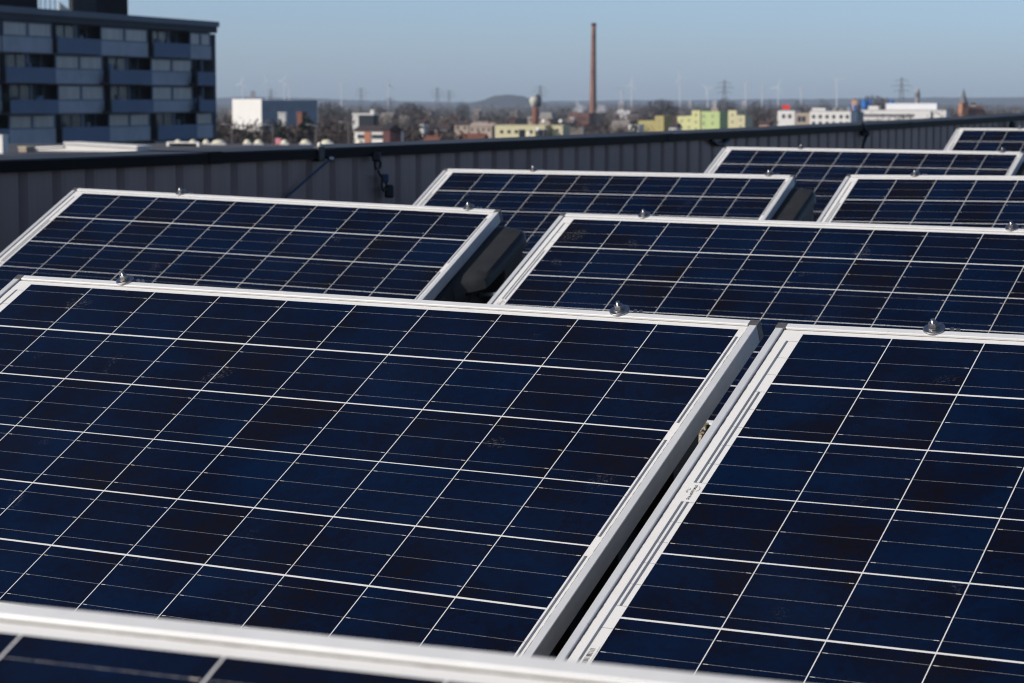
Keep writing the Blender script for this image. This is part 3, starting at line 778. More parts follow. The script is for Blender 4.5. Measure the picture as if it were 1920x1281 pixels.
    for px in (76, 85, 94, 103): B('railing_post', POST, S(px, 5, -1.2), S(px, 5, -1.2) + 0.1, 1.2, 1.3, z0, z1 - 4)
apartment()

# --- a lower flat-roofed hall just behind the parapet, with sheds and skylight domes on it
YH, ZR = 150.0, 21.25                     # ZR: top of its roof
hp = at(370, 187, YH)
t = thing('flat_roofed_hall', 'low dark flat-roofed hall carrying a row of skylight domes', 'building', (hp.x, 116, 0))
block(t, 31, 36.5, ZR - .3, GREY); slab(t, 31, 36.5, ZR - .3, FLATR, 0.3)
def on_hall(name, label, cat, px0, px1, Y, yaw=24, grp=None):
    t, w = bld_frame(name, label, cat, px0, px1, Y, yaw, grp); t.location.z = ZR + 0.004; return t, w, (lambda py: top_at(py, Y) - ZR)
t, w, hh = on_hall('white_shed', 'long low white shed roof glaring in front of the apartment block', 'shed', 60, 262, 130)
zt, zl, wr = hh(269.5), hh(277), w / 2
mb = MB(); mb.prism([(-wr, 0), (wr, 0), (wr, zt - .22), (-wr * .45, zt - .03), (-wr * .45, zl), (-wr, zl - .08)], 0, 1.3, 1); mb.build('wall', WHITE, t)
mb = MB(); mb.prism([(-wr - .08, zl - .07), (-wr * .45 - .003, zl + .01), (-wr * .45 - .003, zl + .09), (-wr - .08, zl + .02)], -.1, 1.35, 1); mb.build('roof', WHITE, t)
mb = MB(); mb.prism([(-wr * .45, zt - .02), (wr + .08, zt - .21), (wr + .08, zt - .10), (-wr * .45, zt + .08)], -.1, 1.35, 1); mb.build('roof', WHITE, t)
t, w, hh = on_hall('small_hut', 'small beige hut left of the long white shed', 'hut', 32, 48, 128); block(t, w, .8, hh(277), TAN); slab(t, w, .8, hh(277), CREAM, .05, .03)
t, w, hh = on_hall('white_tower', 'white upright block cut by the left photo edge below the apartment block', 'building', -40, 5, 125); block(t, w, .5, hh(256), WHITE); slab(t, w, .5, hh(256), WHITE, .08, .03)
DOME = cm('acrylic_dome', (0.78, 0.72, 0.52), 0.25, 0.08, 1.0, 0.6)
dome0 = None
DL = [(333, 16, 'first white skylight dome above the white frame beside the apartment block'), (361, 17, 'second white skylight dome above the white frame beside the apartment block'), (386, 14, 'small skylight dome between the white frame and the large white dome'),
      (409, 28, 'large white skylight dome just right of the apartment block'), (463, 15, 'pale skylight dome below the white cube hall'), (484, 17, 'flat pale skylight dome left of the pink roof box'), (533, 15, 'pale yellow skylight dome right of the pink roof box'),
      (572, 20, 'pale yellow skylight dome above the parapet bracket, one left of it'), (612, 24, 'widest yellow and white skylight dome, right of the parapet bracket'), (673, 16, 'small white skylight dome left of the white and orange row house')]
for px, wpx, lab in DL:
    Yd = YH + random.uniform(-1.2, 0.6); p = at(px, 187, Yd); dw = wpx / F_PX * Yd
    if dome0 is None:
        mb = MB(); mb.lathe([(1.0, 0.0), (1.0, 0.12), (0.93, 0.14), (0.82, 0.42), (0.62, 0.66), (0.34, 0.82), (0.08, 0.87)], 20); me = mb.mesh('skylight_dome', DOME, True)
        fm = MB(); fm.box(-1.06, -1.06, -0.3, 1.06, 1.06, 0.02); fme = fm.mesh('kerb', WHITE)
        dome0 = o = link('skylight_dome', me); k_ = link('kerb', fme, o); dk = k_
    else:
        o = dome0.copy(); col.objects.link(o); k_ = dk.copy(); col.objects.link(k_); k_.parent = o
    o.location = (p.x, Yd, ZR + 0.30 * 0.27 + .004); o.scale = (dw / 2, dw / 2, 0.27)
    tag(o, lab, 'skylight', 'skylight domes on the flat hall roof')
PINK = cm('pink_paint', (0.55, 0.22, 0.26))
t, w, hh = on_hall('pink_box', 'small pink box on the dark flat roof between two skylight domes', 'roof box', 515, 526, YH + .5); block(t, w, .3, hh(260), PINK); slab(t, w, .3, hh(260), PINK, .03, .02)
t, w, hh = on_hall('white_portal', 'white portal frame on posts at the foot of the apartment block', 'frame', 309, 374, 144)
zt = hh(266.5); pw = w * .07
for sx in (-1, 1): block(t, pw, pw, zt - .07, WHITE, 'post', sx * (w / 2 - pw / 2) - pw / 2, sx * (w / 2 - pw / 2) + pw / 2)
block(t, w, pw, zt, WHITE, 'beam', None, None, -0.003, zt - .067)
block(t, w - pw * 2.2, .1, zt - .09, DARK, 'dark_infill', None, None, .3)

LPOST = cm('weathered_lamp_steel', (0.24, 0.235, 0.23), 0.6)
def street_lamp(px, ytop, Y, label):
    p = at(px, 187, Y); z = top_at(ytop, Y)
    t = thing('street_lamp', label, 'street lamp', (p.x, Y, 0), 0, 'tall lamp posts beyond the roof')
    mb = MB(); mb.tube((0, 0, 0), (0, 0, z), .12, .06); mb.build('pole', LPOST, t)
    mb = MB(); mb.path([Vector((0, 0, z)), Vector((-.5, 0, z + .25)), Vector((-1.1, 0, z + .3))], .06, 6); mb.build('arm', LAMP, t)
    mb = MB(); mb.box(-1.7, -.15, z + .2, -1.0, .15, z + .38); bevel(mb.build('lamp_head', LAMP, t), .05)
for px, yt, Y, lab in ((434, 236, 420, 'lamp post beside the apartment block, below the white cube hall'), (511, 237, 420, 'lamp post above the pink roof box'), (592, 237, 420, 'lamp post above the parapet bracket'), (653, 232, 420, 'lamp post left of the white and orange row house')):
    street_lamp(px, yt, Y, lab)

# --- white cube hall with shaded flank
cp_ = at(490, 187, 880); zt = top_at(186, 880)
t = thing('white_hall', 'big white cube hall with a dark blue shaded flank', 'building', (cp_.x, 880, 0), R(-40))
L1_, L2_ = 15.2, 28.5
for nm, mt, bx in (('front_wall', WHITE, (-L1_, 0, 0, 0, .4, zt)), ('side_wall', cm('shaded_white_wall', (0.28, 0.33, 0.38)), (-.4, .403, 0, 0, L2_, zt - .4))):  # blue shade of the white flank put into its wall colour
    mb = MB(); mb.box(*bx); mb.build(nm, mt, t)
mb = MB(); mb.box(-L1_, .403, zt - 1.0, -.403, L2_, zt - .5); mb.build('roof', FLATR, t)
mb = MB(); mb.box(-L1_, L2_ + .003, 0, 0, L2_ + .4, zt - .4); mb.box(-L1_, .403, 0, -L1_ + .4, L2_, zt - .403); mb.build('rear_wall', WHITE, t)
t, w = bld_frame('white_annexe', 'small white annexe below the dark flank of the white cube hall', 'building', 521, 535, 800); block(t, w, 6, top_at(213, 800), WHITE); slab(t, w, 6, top_at(213, 800), WHITE)
t, w = bld_frame('brick_tower', 'small red brick tower at the right end of the white cube hall', 'tower', 556, 566, 790, 25); block(t, w, 3, top_at(213, 790), BRICK); slab(t, w, 3, top_at(213, 790), ROOFR, .5)
t, w = bld_frame('grey_silo', 'faint blue grey tower on the horizon above the white cube hall', 'tower', 470, 478, 5200); block(t, w, 8, top_at(173, 5200), GREY); block(t, w * .6, 8, top_at(170, 5200), GREY, 'top', None, None, 0, top_at(173, 5200) + .01)

# --- houses and blocks
t, w = bld_frame('stepped_block', 'small pale block with dark front and a white tower at its right end', 'building', 661, 700, 1000, 10)
z1 = top_at(216, 1000); block(t, w * .3, 9, z1, WHITE, 'wall', -w/2, -w*.22); block(t, w, 9, z1, DARK, 'dark_front', -w*.22 + .01, w/2); slab(t, w, 9, z1, WHITE, .7, .3); block(t, 1.6, 1.8, top_at(206, 1000), WHITE, 'tower', w*.32, w*.42 + .6, 1, z1 + .71)
t, w = bld_frame('row_house', 'white and orange row house with a dark roof above the parapet', 'house', 663, 733, 640, 22)
z1 = top_at(246, 640); block(t, w, 8, z1, WHITE); gable(t, w, 8, z1, 1.4, ROOFT); 
for x in (-w*.13, w*.42): block(t, 1, .5, z1 - .2, cm('orange_panel', (0.40, 0.18, 0.115)), 'orange_panel', x - .9, x + .9, -.25)
for r_ in range(2): windows(t, [-w*.36, -w*.26, w*.04, w*.14, w*.24], z1 - 2.0 - r_*2.7, z1 - .9 - r_*2.7, 1.1)
t, w = bld_frame('dark_red_house', 'dark red gable end house with a black pointed roof', 'house', 731, 752, 620, -15)
z1 = top_at(244, 620); block(t, w, 9, z1, DBRICK); gable(t, w, 9, z1, 1.6, cm('black_roof', (0.025, 0.025, 0.03)), 'y'); windows(t, [0], z1 - 2.2, z1 - 1.0, .8)
HS = [
 ('white_house', 'low white house roof in front of the brown trees, right of the dark red house', 793, 818, 258, 640, WHITE, ROOFR, 20),
 ('tan_house', 'narrow tan house with a white chimney stack near the middle trees', 852, 878, 229, 1050, TAN, ROOFT, 20),
 ('tan_hall', 'long tan hall left of the yellow flat building', 880, 922, 232, 1000, TAN, TAN, 25),
 ('small_white_house', 'tiny white house front among brown trees below the blue hill', 787, 794, 227, 1000, WHITE, ROOFT, 15),
 ('grey_house', 'grey house with dark roof among trees left of the tan hall', 815, 842, 236, 900, GREY, ROOFT, 10),
 ('brick_house', 'low red roofed houses strip in front of the yellow flat building', 862, 905, 253, 720, TAN, ROOFR, 12),
 ('brick_shed', 'reddish shed behind the yellow flat building, left of the water tower', 955, 972, 221, 1300, BRICK, ROOFT, 20),
 ('orange_house', 'small orange house between the pale yellow block and the white office', 1424, 1441, 229, 1050, cm('peach_render', (0.6, 0.36, 0.24)), ROOFT, 22),
 ('white_cottage', 'tiny white cottage right of the ochre block with a stepped top', 1255, 1268, 233, 900, WHITE, ROOFT, 20),
]
for nm, lab, a, b, yt, Y, wm, rm, yaw in HS:
    t, w = bld_frame(nm, lab, 'house', a, b, Y, yaw, 'houses of the town'); z = top_at(yt, Y) - 1.2
    block(t, w, 7, z, wm); gable(t, w, 7, z, 1.6, rm); windows(t, wspread(w, max(2, int(w / 2.5))), z - 1.9, z - .7, .9)
    mb = MB(); mb.box(w*.2, 2.5, z + .5, w*.2 + .6, 3.1, z + 2.3); mb.build('chimney', BRICK, t)

t, w = bld_frame('yellow_flat_building', 'long flat pale yellow building right behind the parapet below the water tower', 'building', 928, 1022, 760, 18)
z1 = top_at(237, 760); block(t, w, 12, z1, CREAM); slab(t, w, 12, z1, CREAM, .35, .15); windows(t, wspread(w, 6, 1), z1 - 2.2, z1 - 1.2, 1.1)
t, w = bld_frame('yellow_annexe', 'short pale yellow building right of the long yellow one', 'building', 1035, 1055, 760, 18); block(t, w, 8, top_at(237, 760), CREAM); slab(t, w, 8, top_at(237, 760), CREAM, .3, .1); windows(t, [0], top_at(246, 760), top_at(242, 760), 1)
for a, b, yt, lab in ((973, 985, 244, 'black roof box in front of the yellow building, left one'), (1004, 1026, 244, 'wide black roof box in front of the yellow building, below the water tower')):
    t, w = bld_frame('roof_box', lab, 'roof box', a, b, 600, 0, 'dark boxes on roofs'); block(t, w, 3, top_at(yt, 600), DARK); slab(t, w, 3, top_at(yt, 600), GREY, .15, .1)
for px, yc, lab in ((991, 251, 'white dish standing in for a glint between the two black roof boxes'), (1008, 242, 'white dish standing in for a glint on the wide black roof box'), (1019, 227, 'white ring shaped dish standing in for a glint right of the water tower shaft'), (1051, 227, 'small white dish left of the red brick works')):
    p = at(px, yc, 596); t = thing('glint_disc', lab, 'disc', (p.x, 596, p.z - 1.2), R(-30), 'white discs for glints on roofs')  # white discs added to stand in for specular glints
    mb = MB(); m_ = Matrix.Translation((0, 0, 1.2)) @ Matrix.Rotation(R(65), 4, 'X'); mb.lathe([(0.06, 0.14), (0.3, 0.06), (0.5, -0.08), (0.5, -0.03), (0.3, 0.10), (0.06, 0.18)], 16, m_); mb.build('glint_bowl', WHITE, t, True)
    mb = MB(); mb.tube((0, .1, -1.0 if yc > 230 else -6), (0, .1, 1.2), .05); mb.build('mast', LAMP, t)
for a, b, lab in ((965, 987, 'dark flat block left of the water tower foot'), (1031, 1051, 'dark flat block right of the water tower foot')):
    t, w = bld_frame('dark_block', lab, 'building', a, b, 1100, 5, 'dark flat blocks'); block(t, w, 8, top_at(224, 1100), DARK); slab(t, w, 8, top_at(224, 1100), DARK, .3, .1)

# --- water tower
p = at(1004, 187, 1350); zb = top_at(200, 1350); zt = top_at(181, 1350)
t = thing('water_tower', 'brick water tower with a pale ball shaped tank', 'water tower', (p.x, 1350, 0))
mb = MB(); mb.lathe([(2.1, 0), (1.9, zb * .6), (1.8, zb)], 20); mb.build('shaft', BRICK, t, True)
mb = MB(); rr = 2.7; zc = (zb + zt) / 2 + .2; mb.lathe([(1.9, zb)] + [(rr * math.cos(R(a)), zc + rr * math.sin(R(a))) for a in range(-45, 86, 12)], 24, Matrix.Translation((-.6, 0, 0))); mb.build('tank', cm('cream_tank', (0.52, 0.50, 0.44)), t, True)
mb = MB(); mb.lathe([(1.8, zb), (1.7, zt - .5), (1.2, zt + .6), (.2, zt + 1.4)], 16, Matrix.Translation((1.3, .5, 0))); mb.build('stair_turret', cm('turret_slate', (0.10, 0.10, 0.11)), t, True)
t, w = bld_frame('tower_house', 'mixed pale and dark building at the foot of the water tower', 'building', 988, 1036, 1380, 15); block(t, w, 10, top_at(220, 1380), TAN); slab(t, w, 10, top_at(220, 1380), GREY, .4); block(t, w*.4, 7, top_at(211, 1380), GREY, 'upper_storey', 0, w*.45, 1, top_at(220, 1380) + .41); windows(t, wspread(w, 5, 1), top_at(227, 1380), top_at(223, 1380), 1.4)

# --- chimney and brick works
p = at(1111.5, 187, 1900); zt = top_at(44, 1900)
t = thing('factory_chimney', 'tall slender red brick factory chimney rising into the sky', 'chimney', (p.x, 1900, 0))
n = NT('chimney_brick'); co = n.coords()
mp = n.node('ShaderNodeMapping'); mp.inputs['Scale'].default_value = (1, 1, 0.12); n.t.links.new(co, mp.inputs[0])
c = n.mix(n.ramp(n.noise(mp.outputs[0], 0.5, 4), 0.3, 0.7), (0.155, 0.080, 0.062), (0.26, 0.135, 0.102)); n.set(Base_Color=c, Roughness=0.9)
top_p = at(1114.5, 44, 1900); lean = top_p.x - p.x
mb = MB(); prof = [(2.95 - 1.25 * f, zt * f) for f in [i / 14 for i in range(15)]]
sh = Matrix(((1, 0, lean / zt * .5, 0), (0, 1, 0, 0), (0, 0, 1, 0), (0, 0, 0, 1)))
mb.lathe(prof, 28, sh); mb.build('shaft', n.mat, t, True)
mb = MB(); mb.lathe([(1.72, zt - 2.2), (2.0, zt - 1.6), (2.0, zt - .2), (1.7, zt + .3)], 24, sh); mb.build('rim', DBRICK, t, True)
for z in (zt * .55, zt * .72, zt * .87):
    mb = MB(); r_ = 2.95 - 1.25 * z / zt; mb.lathe([(r_ + .02, z - .3), (r_ + .1, z - .2), (r_ + .1, z + .2), (r_ + .02, z + .3)], 24, sh); mb.build('iron_band', DBRICK, t)
t, w = bld_frame('brick_works', 'red brick works buildings left of the tall chimney', 'factory', 1066, 1104, 1850, 22)
z1 = top_at(213, 1850); block(t, w, 16, z1, BRICK); slab(t, w, 16, z1, FLATR); windows(t, wspread(w, 5, 1), z1 - 5, z1 - 2, 1.5); block(t, w*.5, 6, z1 - 8, DBRICK, 'low_wing', -w*.1, w*.5, -6.01)
block(t, w*.3, 5, z1 - 3, WHITE, 'white_wall', -w*.45, -w*.2, -1.0)
t, w = bld_frame('dark_boiler_house', 'dark boiler house right behind the tall chimney foot', 'factory', 1117, 1131, 1930, 10); block(t, w, 10, top_at(212, 1930), DARK); slab(t, w, 10, top_at(212, 1930), GREY, .5)
def steam(px, py, r, lab):
    p = at(px, py, 1875); bm = bmesh.new()
    rg = random.Random(px)
    o_me = bpy.data.meshes.new('steam_puff'); bm = bmesh.new(); bmesh.ops.create_icosphere(bm, subdivisions=3, radius=r)
    from mathutils import noise as mnoise
    for v in bm.verts:
        k = 0.75 + 0.9 * mnoise.fractal(v.co * 0.35 + Vector((px, 0, 3)), 1.0, 2.0, 3); v.co *= max(.35, k)
    for v in bm.verts:
        k = 1 + .25 * math.sin(v.co.x * 2.1 + 1) * math.sin(v.co.z * 1.7) + .15 * math.sin(v.co.y * 3 + v.co.x); v.co = Vector((v.co.x * k, v.co.y * k, v.co.z * k * 1.15))
    bm.to_mesh(o_me); bm.free()
    mt = bpy.data.materials.get('steam') or bpy.data.materials.new('steam'); mt.use_nodes = True; nt = mt.node_tree
    if 'Principled BSDF' in nt.nodes:
        nt.nodes.clear(); out = nt.nodes.new('ShaderNodeOutputMaterial'); vo = nt.nodes.new('ShaderNodeVolumePrincipled'); vo.inputs['Color'].default_value = (1, 1, 1, 1); vo.inputs['Density'].default_value = .16; nt.links.new(vo.outputs[0], out.inputs['Volume'])
    o_me.materials.append(mt); o = link('steam_puff', o_me); o.location = p
    tag(o, lab, 'steam', 'steam puffs of the works')
steam(1086, 205, 4.6, 'white steam puff over the brick works left of the tall chimney'); steam(1129, 204, 4.4, 'white steam puff just right of the tall chimney')

# --- yellow and green blocks
def flats(nm, lab, parts, Y, yaw, mat):
    a = min(q[0] for q in parts); b = max(q[1] for q in parts)
    t, w = bld_frame(nm, lab, 'building', a, b, Y, yaw); x = lambda px: -w / 2 + w * (px - a) / (b - a)
    for i, (p0, p1, yt, *m_) in enumerate(parts):
        z = top_at(yt, Y); mm_ = m_[0] if m_ else mat
        block(t, 1, 10, z, mm_, 'wall', x(p0), x(p1) - .02, i * .05); slab(t, 1, 10, z, mm_, .35, .0, 'roof', x(p0), x(p1) - .02, i * .05)
        ww = x(p1) - x(p0); k = max(1, int(ww / 3.2))
        for r_ in range(3):
            if z - 3.0 - r_ * 2.8 > 1: windows(t, [x(p0) + ww * (j + .5) / k for j in range(k)], z - 2.0 - r_ * 2.8, z - .9 - r_ * 2.8, .9, cm('muted_window', (0.30, 0.31, 0.22)), i * .05)
flats('ochre_block', 'ochre stepped apartment block right of the tall chimney', [(1198, 1228, 228, OCHRE), (1228, 1244, 219, OCHRE)], 1000, 25, OCHRE)
t, w = bld_frame('white_round_house', 'low white building left of the ochre stepped block', 'building', 1179, 1197, 950, 20); block(t, w, 8, top_at(235, 950), WHITE); slab(t, w, 8, top_at(235, 950), WHITE, .3); windows(t, wspread(w, 2), top_at(243, 950), top_at(240, 950), 1)
flats('yellow_block', 'yellow green stepped apartment block, left of the light green one', [(1271, 1287, 220), (1287, 1297, 219), (1297, 1312, 209)], 980, 24, YELL)
flats('green_block', 'light green apartment block in the middle of the yellow group', [(1316, 1323, 211, GREEN), (1323, 1349, 211, GREEN)], 960, 24, GREEN)
flats('pale_yellow_block', 'pale yellow stepped apartment block, right of the light green one', [(1353, 1366, 211, CREAM), (1366, 1381, 209, CREAM), (1381, 1396, 218, CREAM)], 980, 24, CREAM)
t, w = bld_frame('lift_tower', 'small tan tower with a white mast above the light green block', 'tower', 1334, 1346, 1200, 20); block(t, w, 4, top_at(203, 1200), TAN); slab(t, w, 4, top_at(203, 1200), GREY, .4); mb = MB(); mb.tube((0, 1, top_at(203, 1200)), (0, 1, top_at(195, 1200)), .3, .15); mb.build('mast', WHITE, t)

# --- white offices at the right
t, w = bld_frame('white_office', 'white office block with a row of square windows and a red roof sign', 'office building', 1461, 1592, 1100, 20)
zA, zB, zC = top_at(208, 1100), top_at(209, 1100), top_at(203, 1100); x = lambda px: -w / 2 + w * (px - 1461) / 131
block(t, 1, 12, zA, WHITE, 'left_wing', x(1461), x(1492)); block(t, 1, 12, zA - 1, cm('beige_panel', (0.42, 0.34, 0.27)), 'middle_wing', x(1492) + .01, x(1519), .3); block(t, 1, 14, zB, WHITE, 'right_wing', x(1519) + .01, x(1592)); block(t, 1, 8, zC, WHITE, 'roof_storey', x(1521), x(1545), 2, zB + .31)
slab(t, 1, 14, zB, GREY, .3, .1, 'roof', x(1519) + .2, x(1592))
windows(t, [x(p_) for p_ in (1526, 1538, 1550, 1562, 1575, 1586)], zB - 3.2, zB - 1.6, 1.5); windows(t, [x(p_) for p_ in (1526, 1538, 1550, 1562, 1575, 1586)], zB - 6.2, zB - 4.6, 1.5); windows(t, [x(1472), x(1483)], zA - 3.4, zA - 1.6, 1.5); windows(t, [x(1500), x(1508)], zA - 5, zA - 2.4, 1.7, None, .3)
for px_, h_ in ((1558, 1.2), (1570, .8), (1583, 1.5)): block(t, 1, 1.2, zB + .31 + h_, GREY, 'roof_vent', x(px_), x(px_) + 1.3, 3, zB + .31)
mb = MB(); mb.box(x(1468), 1, zA + .6, x(1482), 1.4, zA + 2.7); sg = mb.build('roof_sign', REDP, t)
mb = MB(); mb.box(x(1470), 1.1, zA + .01, x(1470) + .2, 1.3, zA + .6); mb.box(x(1480), 1.1, zA + .01, x(1480) + .2, 1.3, zA + .6); mb.build('sign_leg', LAMP, sg)
t, w = bld_frame('blue_glass_wing', 'dark blue glazed building between the two white offices', 'office building', 1590, 1620, 1150, 0); block(t, w, 10, top_at(211, 1150), cm('blue_glass', (0.04, 0.07, 0.11), 0.2, spec=0.5)); slab(t, w, 10, top_at(211, 1150), DARK, .3)
t, w = bld_frame('long_white_office', 'long white office block with dark ribbon windows and a bright raised roof', 'office building', 1619, 1770, 1200, 18)
x = lambda px: -w / 2 + w * (px - 1619) / 151; z1 = top_at(207, 1200); zr = top_at(194, 1200)
block(t, w, 16, z1, WHITE); slab(t, w, 16, z1, GREY, .3, .1); block(t, 1, 8, zr, cm('bright_roof_metal', (0.80, 0.80, 0.80), var=.04), 'raised_roof', x(1661), x(1752), 3, z1 + .31); block(t, 1, 6, top_at(199, 1200), WHITE, 'roof_house', x(1630), x(1648), 2, z1 + .31)
windows(t, [x(1622 + 5.6 * i) for i in range(17)], z1 - 3.2, z1 - 1.9, 1.25); windows(t, [x(1622 + 5.6 * i) for i in range(17)], z1 - 6.2, z1 - 4.9, 1.25); windows(t, [x(1745)], z1 - 6, z1 - .6, 1.2)
for a, b, yt, lab in ((1591, 1597, 199, 'short blue steel silo left of the tall blue ones'), (1600, 1606, 199, 'second short blue steel silo'), (1615, 1627, 189, 'tall blue steel silo behind the white offices'), (1628, 1634, 189, 'narrow blue steel silo right of the tall one'), (1668, 1677, 190, 'blue steel silo above the long white office')):
    p = at((a + b) / 2, 187, 1700); wr = (b - a) / 2 / F_PX * 1700; z = top_at(yt, 1700)
    t = thing('blue_silo', lab, 'silo', (p.x, 1700, 0), 0, 'blue silos of the works')
    mb = MB(); mb.lathe([(wr, 0), (wr, z)], 18); mb.build('drum', BLUE, t, True); mb = MB(); mb.lathe([(wr, z + .01), (wr * .5, z + .8), (.1, z + 1)], 18); mb.build('cap', BLUE, t)
t, w = bld_frame('orange_tower', 'small orange tower left of the blue silos', 'tower', 1597, 1606, 1900, 15); block(t, w, 4, top_at(187, 1900), cm('peach_render', (0.6, 0.36, 0.24))); slab(t, w, 4, top_at(187, 1900), DBRICK, .5)
p = at(1720, 187, 2400); z = top_at(167, 2400); t = thing('grey_tower', 'slim grey concrete tower above the long white office roof', 'tower', (p.x, 2400, 0))
mb = MB(); mb.lathe([(2.4, 0), (2.0, z * .85), (2.0, z)], 14); mb.build('shaft', GREY, t, True); mb = MB(); mb.lathe([(2.3, z - 8), (2.7, z - 7), (2.7, z - 4), (2.3, z - 3)], 14); mb.build('head', LATT, t)
# --- church
p = at(1810, 187, 1500); z1 = top_at(193, 1500); z2 = top_at(165, 1500); t = thing('church_steeple', 'church tower with brick base and grey pointed spire at the right', 'church', (p.x, 1500, 0), R(20))
mb = MB(); mb.box(-2.2, 0, 0, 2.2, 4.4, z1); mb.build('brick_tower', cm('orange_brick', (0.38, 0.19, 0.12)), t)
mb = MB(); mb.lathe([(2.9, z1 + .005), (1.6, z1 + (z2 - z1) * .35), (.9, z1 + (z2 - z1) * .65), (.05, z2)], 8, Matrix.Translation((0, 2.2, 0)), R(22.5)); mb.build('spire', SPIRE, t)
mb = MB(); mb.prism([(2, 0), (12, 0), (12, z1 - 6), (7, z1 - 2), (2, z1 - 6)], 2.3, 16, 0); mb.build('nave', BRICK, t)
windows(t, [0], z1 - 3, z1 - 1, .9)
t, w = bld_frame('white_villa', 'tiny white house right of the church steeple', 'house', 1821, 1829, 1700, 10); block(t, w, 6, top_at(197, 1700), WHITE); gable(t, w, 6, top_at(197, 1700), 1.5, ROOFT); windows(t, [0], top_at(203, 1700), top_at(200, 1700), .8)
for a, b, yt, lab in ((1160, 1170, 191, 'pale factory hall on the horizon right of the tall chimney'), (1291, 1297, 190, 'tiny pale hall on the horizon above the yellow block'), (1336, 1344, 189.5, 'pale hall on the horizon above the light green block'), (1391, 1400, 190, 'wide pale hall on the horizon above the pale yellow block')):
    t, w = bld_frame('horizon_hall', lab, 'building', a, b, 6000, 15, 'pale halls on the horizon'); block(t, w, 20, top_at(yt, 6000), cm('far_pale_cladding', (0.36, 0.355, 0.35))); slab(t, w, 20, top_at(yt, 6000), WHITE, .5)

# --- wind turbines
TUR = [(455, 157, 'wind turbine just right of the apartment block, left of the others'), (500, 152, 'wind turbine above the corner of the white cube hall'), (533, 153, 'left one of two wind turbines above the dark flank of the white hall'), (543, 154, 'right one of two wind turbines above the dark flank of the white hall'),
       (640, 157, 'clear wind turbine with blades above the brown wood, right of the white hall'), (728, 160, 'wind turbine above the trees left of the twin pylons'), (1165, 168, 'short wind turbine right of the tall chimney'), (1184, 160, 'taller wind turbine second right of the tall chimney'),
       (1275, 146, 'tallest wind turbine, above the yellow block'), (1327, 168, 'faint wind turbine left of the middle pylon'), (1398, 156, 'wind turbine above the pale yellow block'), (1429, 164, 'wind turbine right of the pale yellow block'), (1459, 165, 'wind turbine above the left end of the white office'),
       (1502, 164, 'wind turbine above the beige part of the white office'), (1569, 152, 'wind turbine above the right end of the white office')]
def turbine(px, yh, lab, i):
    Y = 7600; p = at(px, 187, Y); z = top_at(yh, Y)
    t = thing('wind_turbine', lab, 'wind turbine', (p.x, Y, 0), R(random.uniform(-30, 30)), 'white wind turbines on the horizon')
    mb = MB(); mb.tube((0, 0, 0), (0, 0, z), 1.7, 1.0, 12); mb.build('tower', WTURB, t)
    mb = MB(); mb.box(-1.2, -4, z + .01, 1.2, 5, z + 2.6); bevel(mb.build('nacelle', WTURB, t), .6)
    mb = MB(); mb.lathe([(1.7, 0), (1.5, 1.2), (.4, 2.4)], 12, Matrix.Translation((0, -4.05, z + 1.8)) @ Matrix.Rotation(R(90), 4, 'X')); rot = mb.build('hub', WTURB, t)
    ph = random.uniform(0, 120)
    for k in range(3):
        a = R(ph + 120 * k); dv = Vector((math.sin(a), 0, math.cos(a))); sv = Vector((math.cos(a), 0, -math.sin(a))); c0 = Vector((0, -5.2, z + 1.8)); Lb = 29
        mb = MB(); vs = []
        for r_, w_, th_ in ((1, .6, .5), (5, 1.0, .4), (16, .6, .2), (Lb, .15, .06)):
            for sx, sy in ((-1, -1), (1, -1), (1, 1), (-1, 1)): vs.append(c0 + dv * r_ + sv * w_ * sx + Vector((0, th_ * sy, 0)))
        mb.add(vs, [(j*4+q, j*4+(q+1) % 4, (j+1)*4+(q+1) % 4, (j+1)*4+q) for j in range(3) for q in range(4)] + [(3, 2, 1, 0), (12, 13, 14, 15)]); mb.build('blade', WTURB, rot)
for i, (px, yh, lab) in enumerate(TUR): turbine(px, yh, lab, i)

# --- transmission pylons
def pylon(px, yt, Y, lab, wide=1.0):
    p = at(px, 187, Y); z = top_at(yt, Y)
    t = thing('power_pylon', lab, 'pylon', (p.x, Y, 0), R(random.uniform(-20, 20)), 'lattice pylons on the horizon')
    mb = MB(); th_ = .22; hw = lambda q: (4.2 * (1 - q) + .5 * q) * wide
    lv = [0, .15, .3, .45, .58, .7, .8, .9, 1.0]
    for a, b in zip(lv, lv[1:]):
        A = [Vector((sx * hw(a), sy * hw(a), z * a)) for sx, sy in ((-1,-1),(1,-1),(1,1),(-1,1))]; Bp = [Vector((sx * hw(b), sy * hw(b), z * b)) for sx, sy in ((-1,-1),(1,-1),(1,1),(-1,1))]
        for q in range(4): mb.tube(A[q], Bp[q], th_, th_, 5); mb.tube(A[q], Bp[(q+1) % 4], th_ * .6, th_ * .6, 4); mb.tube(A[(q+1) % 4], Bp[q], th_ * .6, th_ * .6, 4)
    mb.build('lattice_mast', LATT, t)
    for q, L in ((.68, 9), (.80, 12), (.92, 8)):
        mb = MB()
        for s in (-1, 1): mb.tube((0, 0, z * q + 1.6), (s * L * wide, 0, z * q), .22, .14, 5); mb.tube((0, 0, z * q), (s * L * wide, 0, z * q), .22, .14, 5); mb.tube((s * L * wide, 0, z * q), (s * L * wide, 0, z * q - 2.2), .16, .16, 5)
        mb.build('cross_arm', LATT, t)
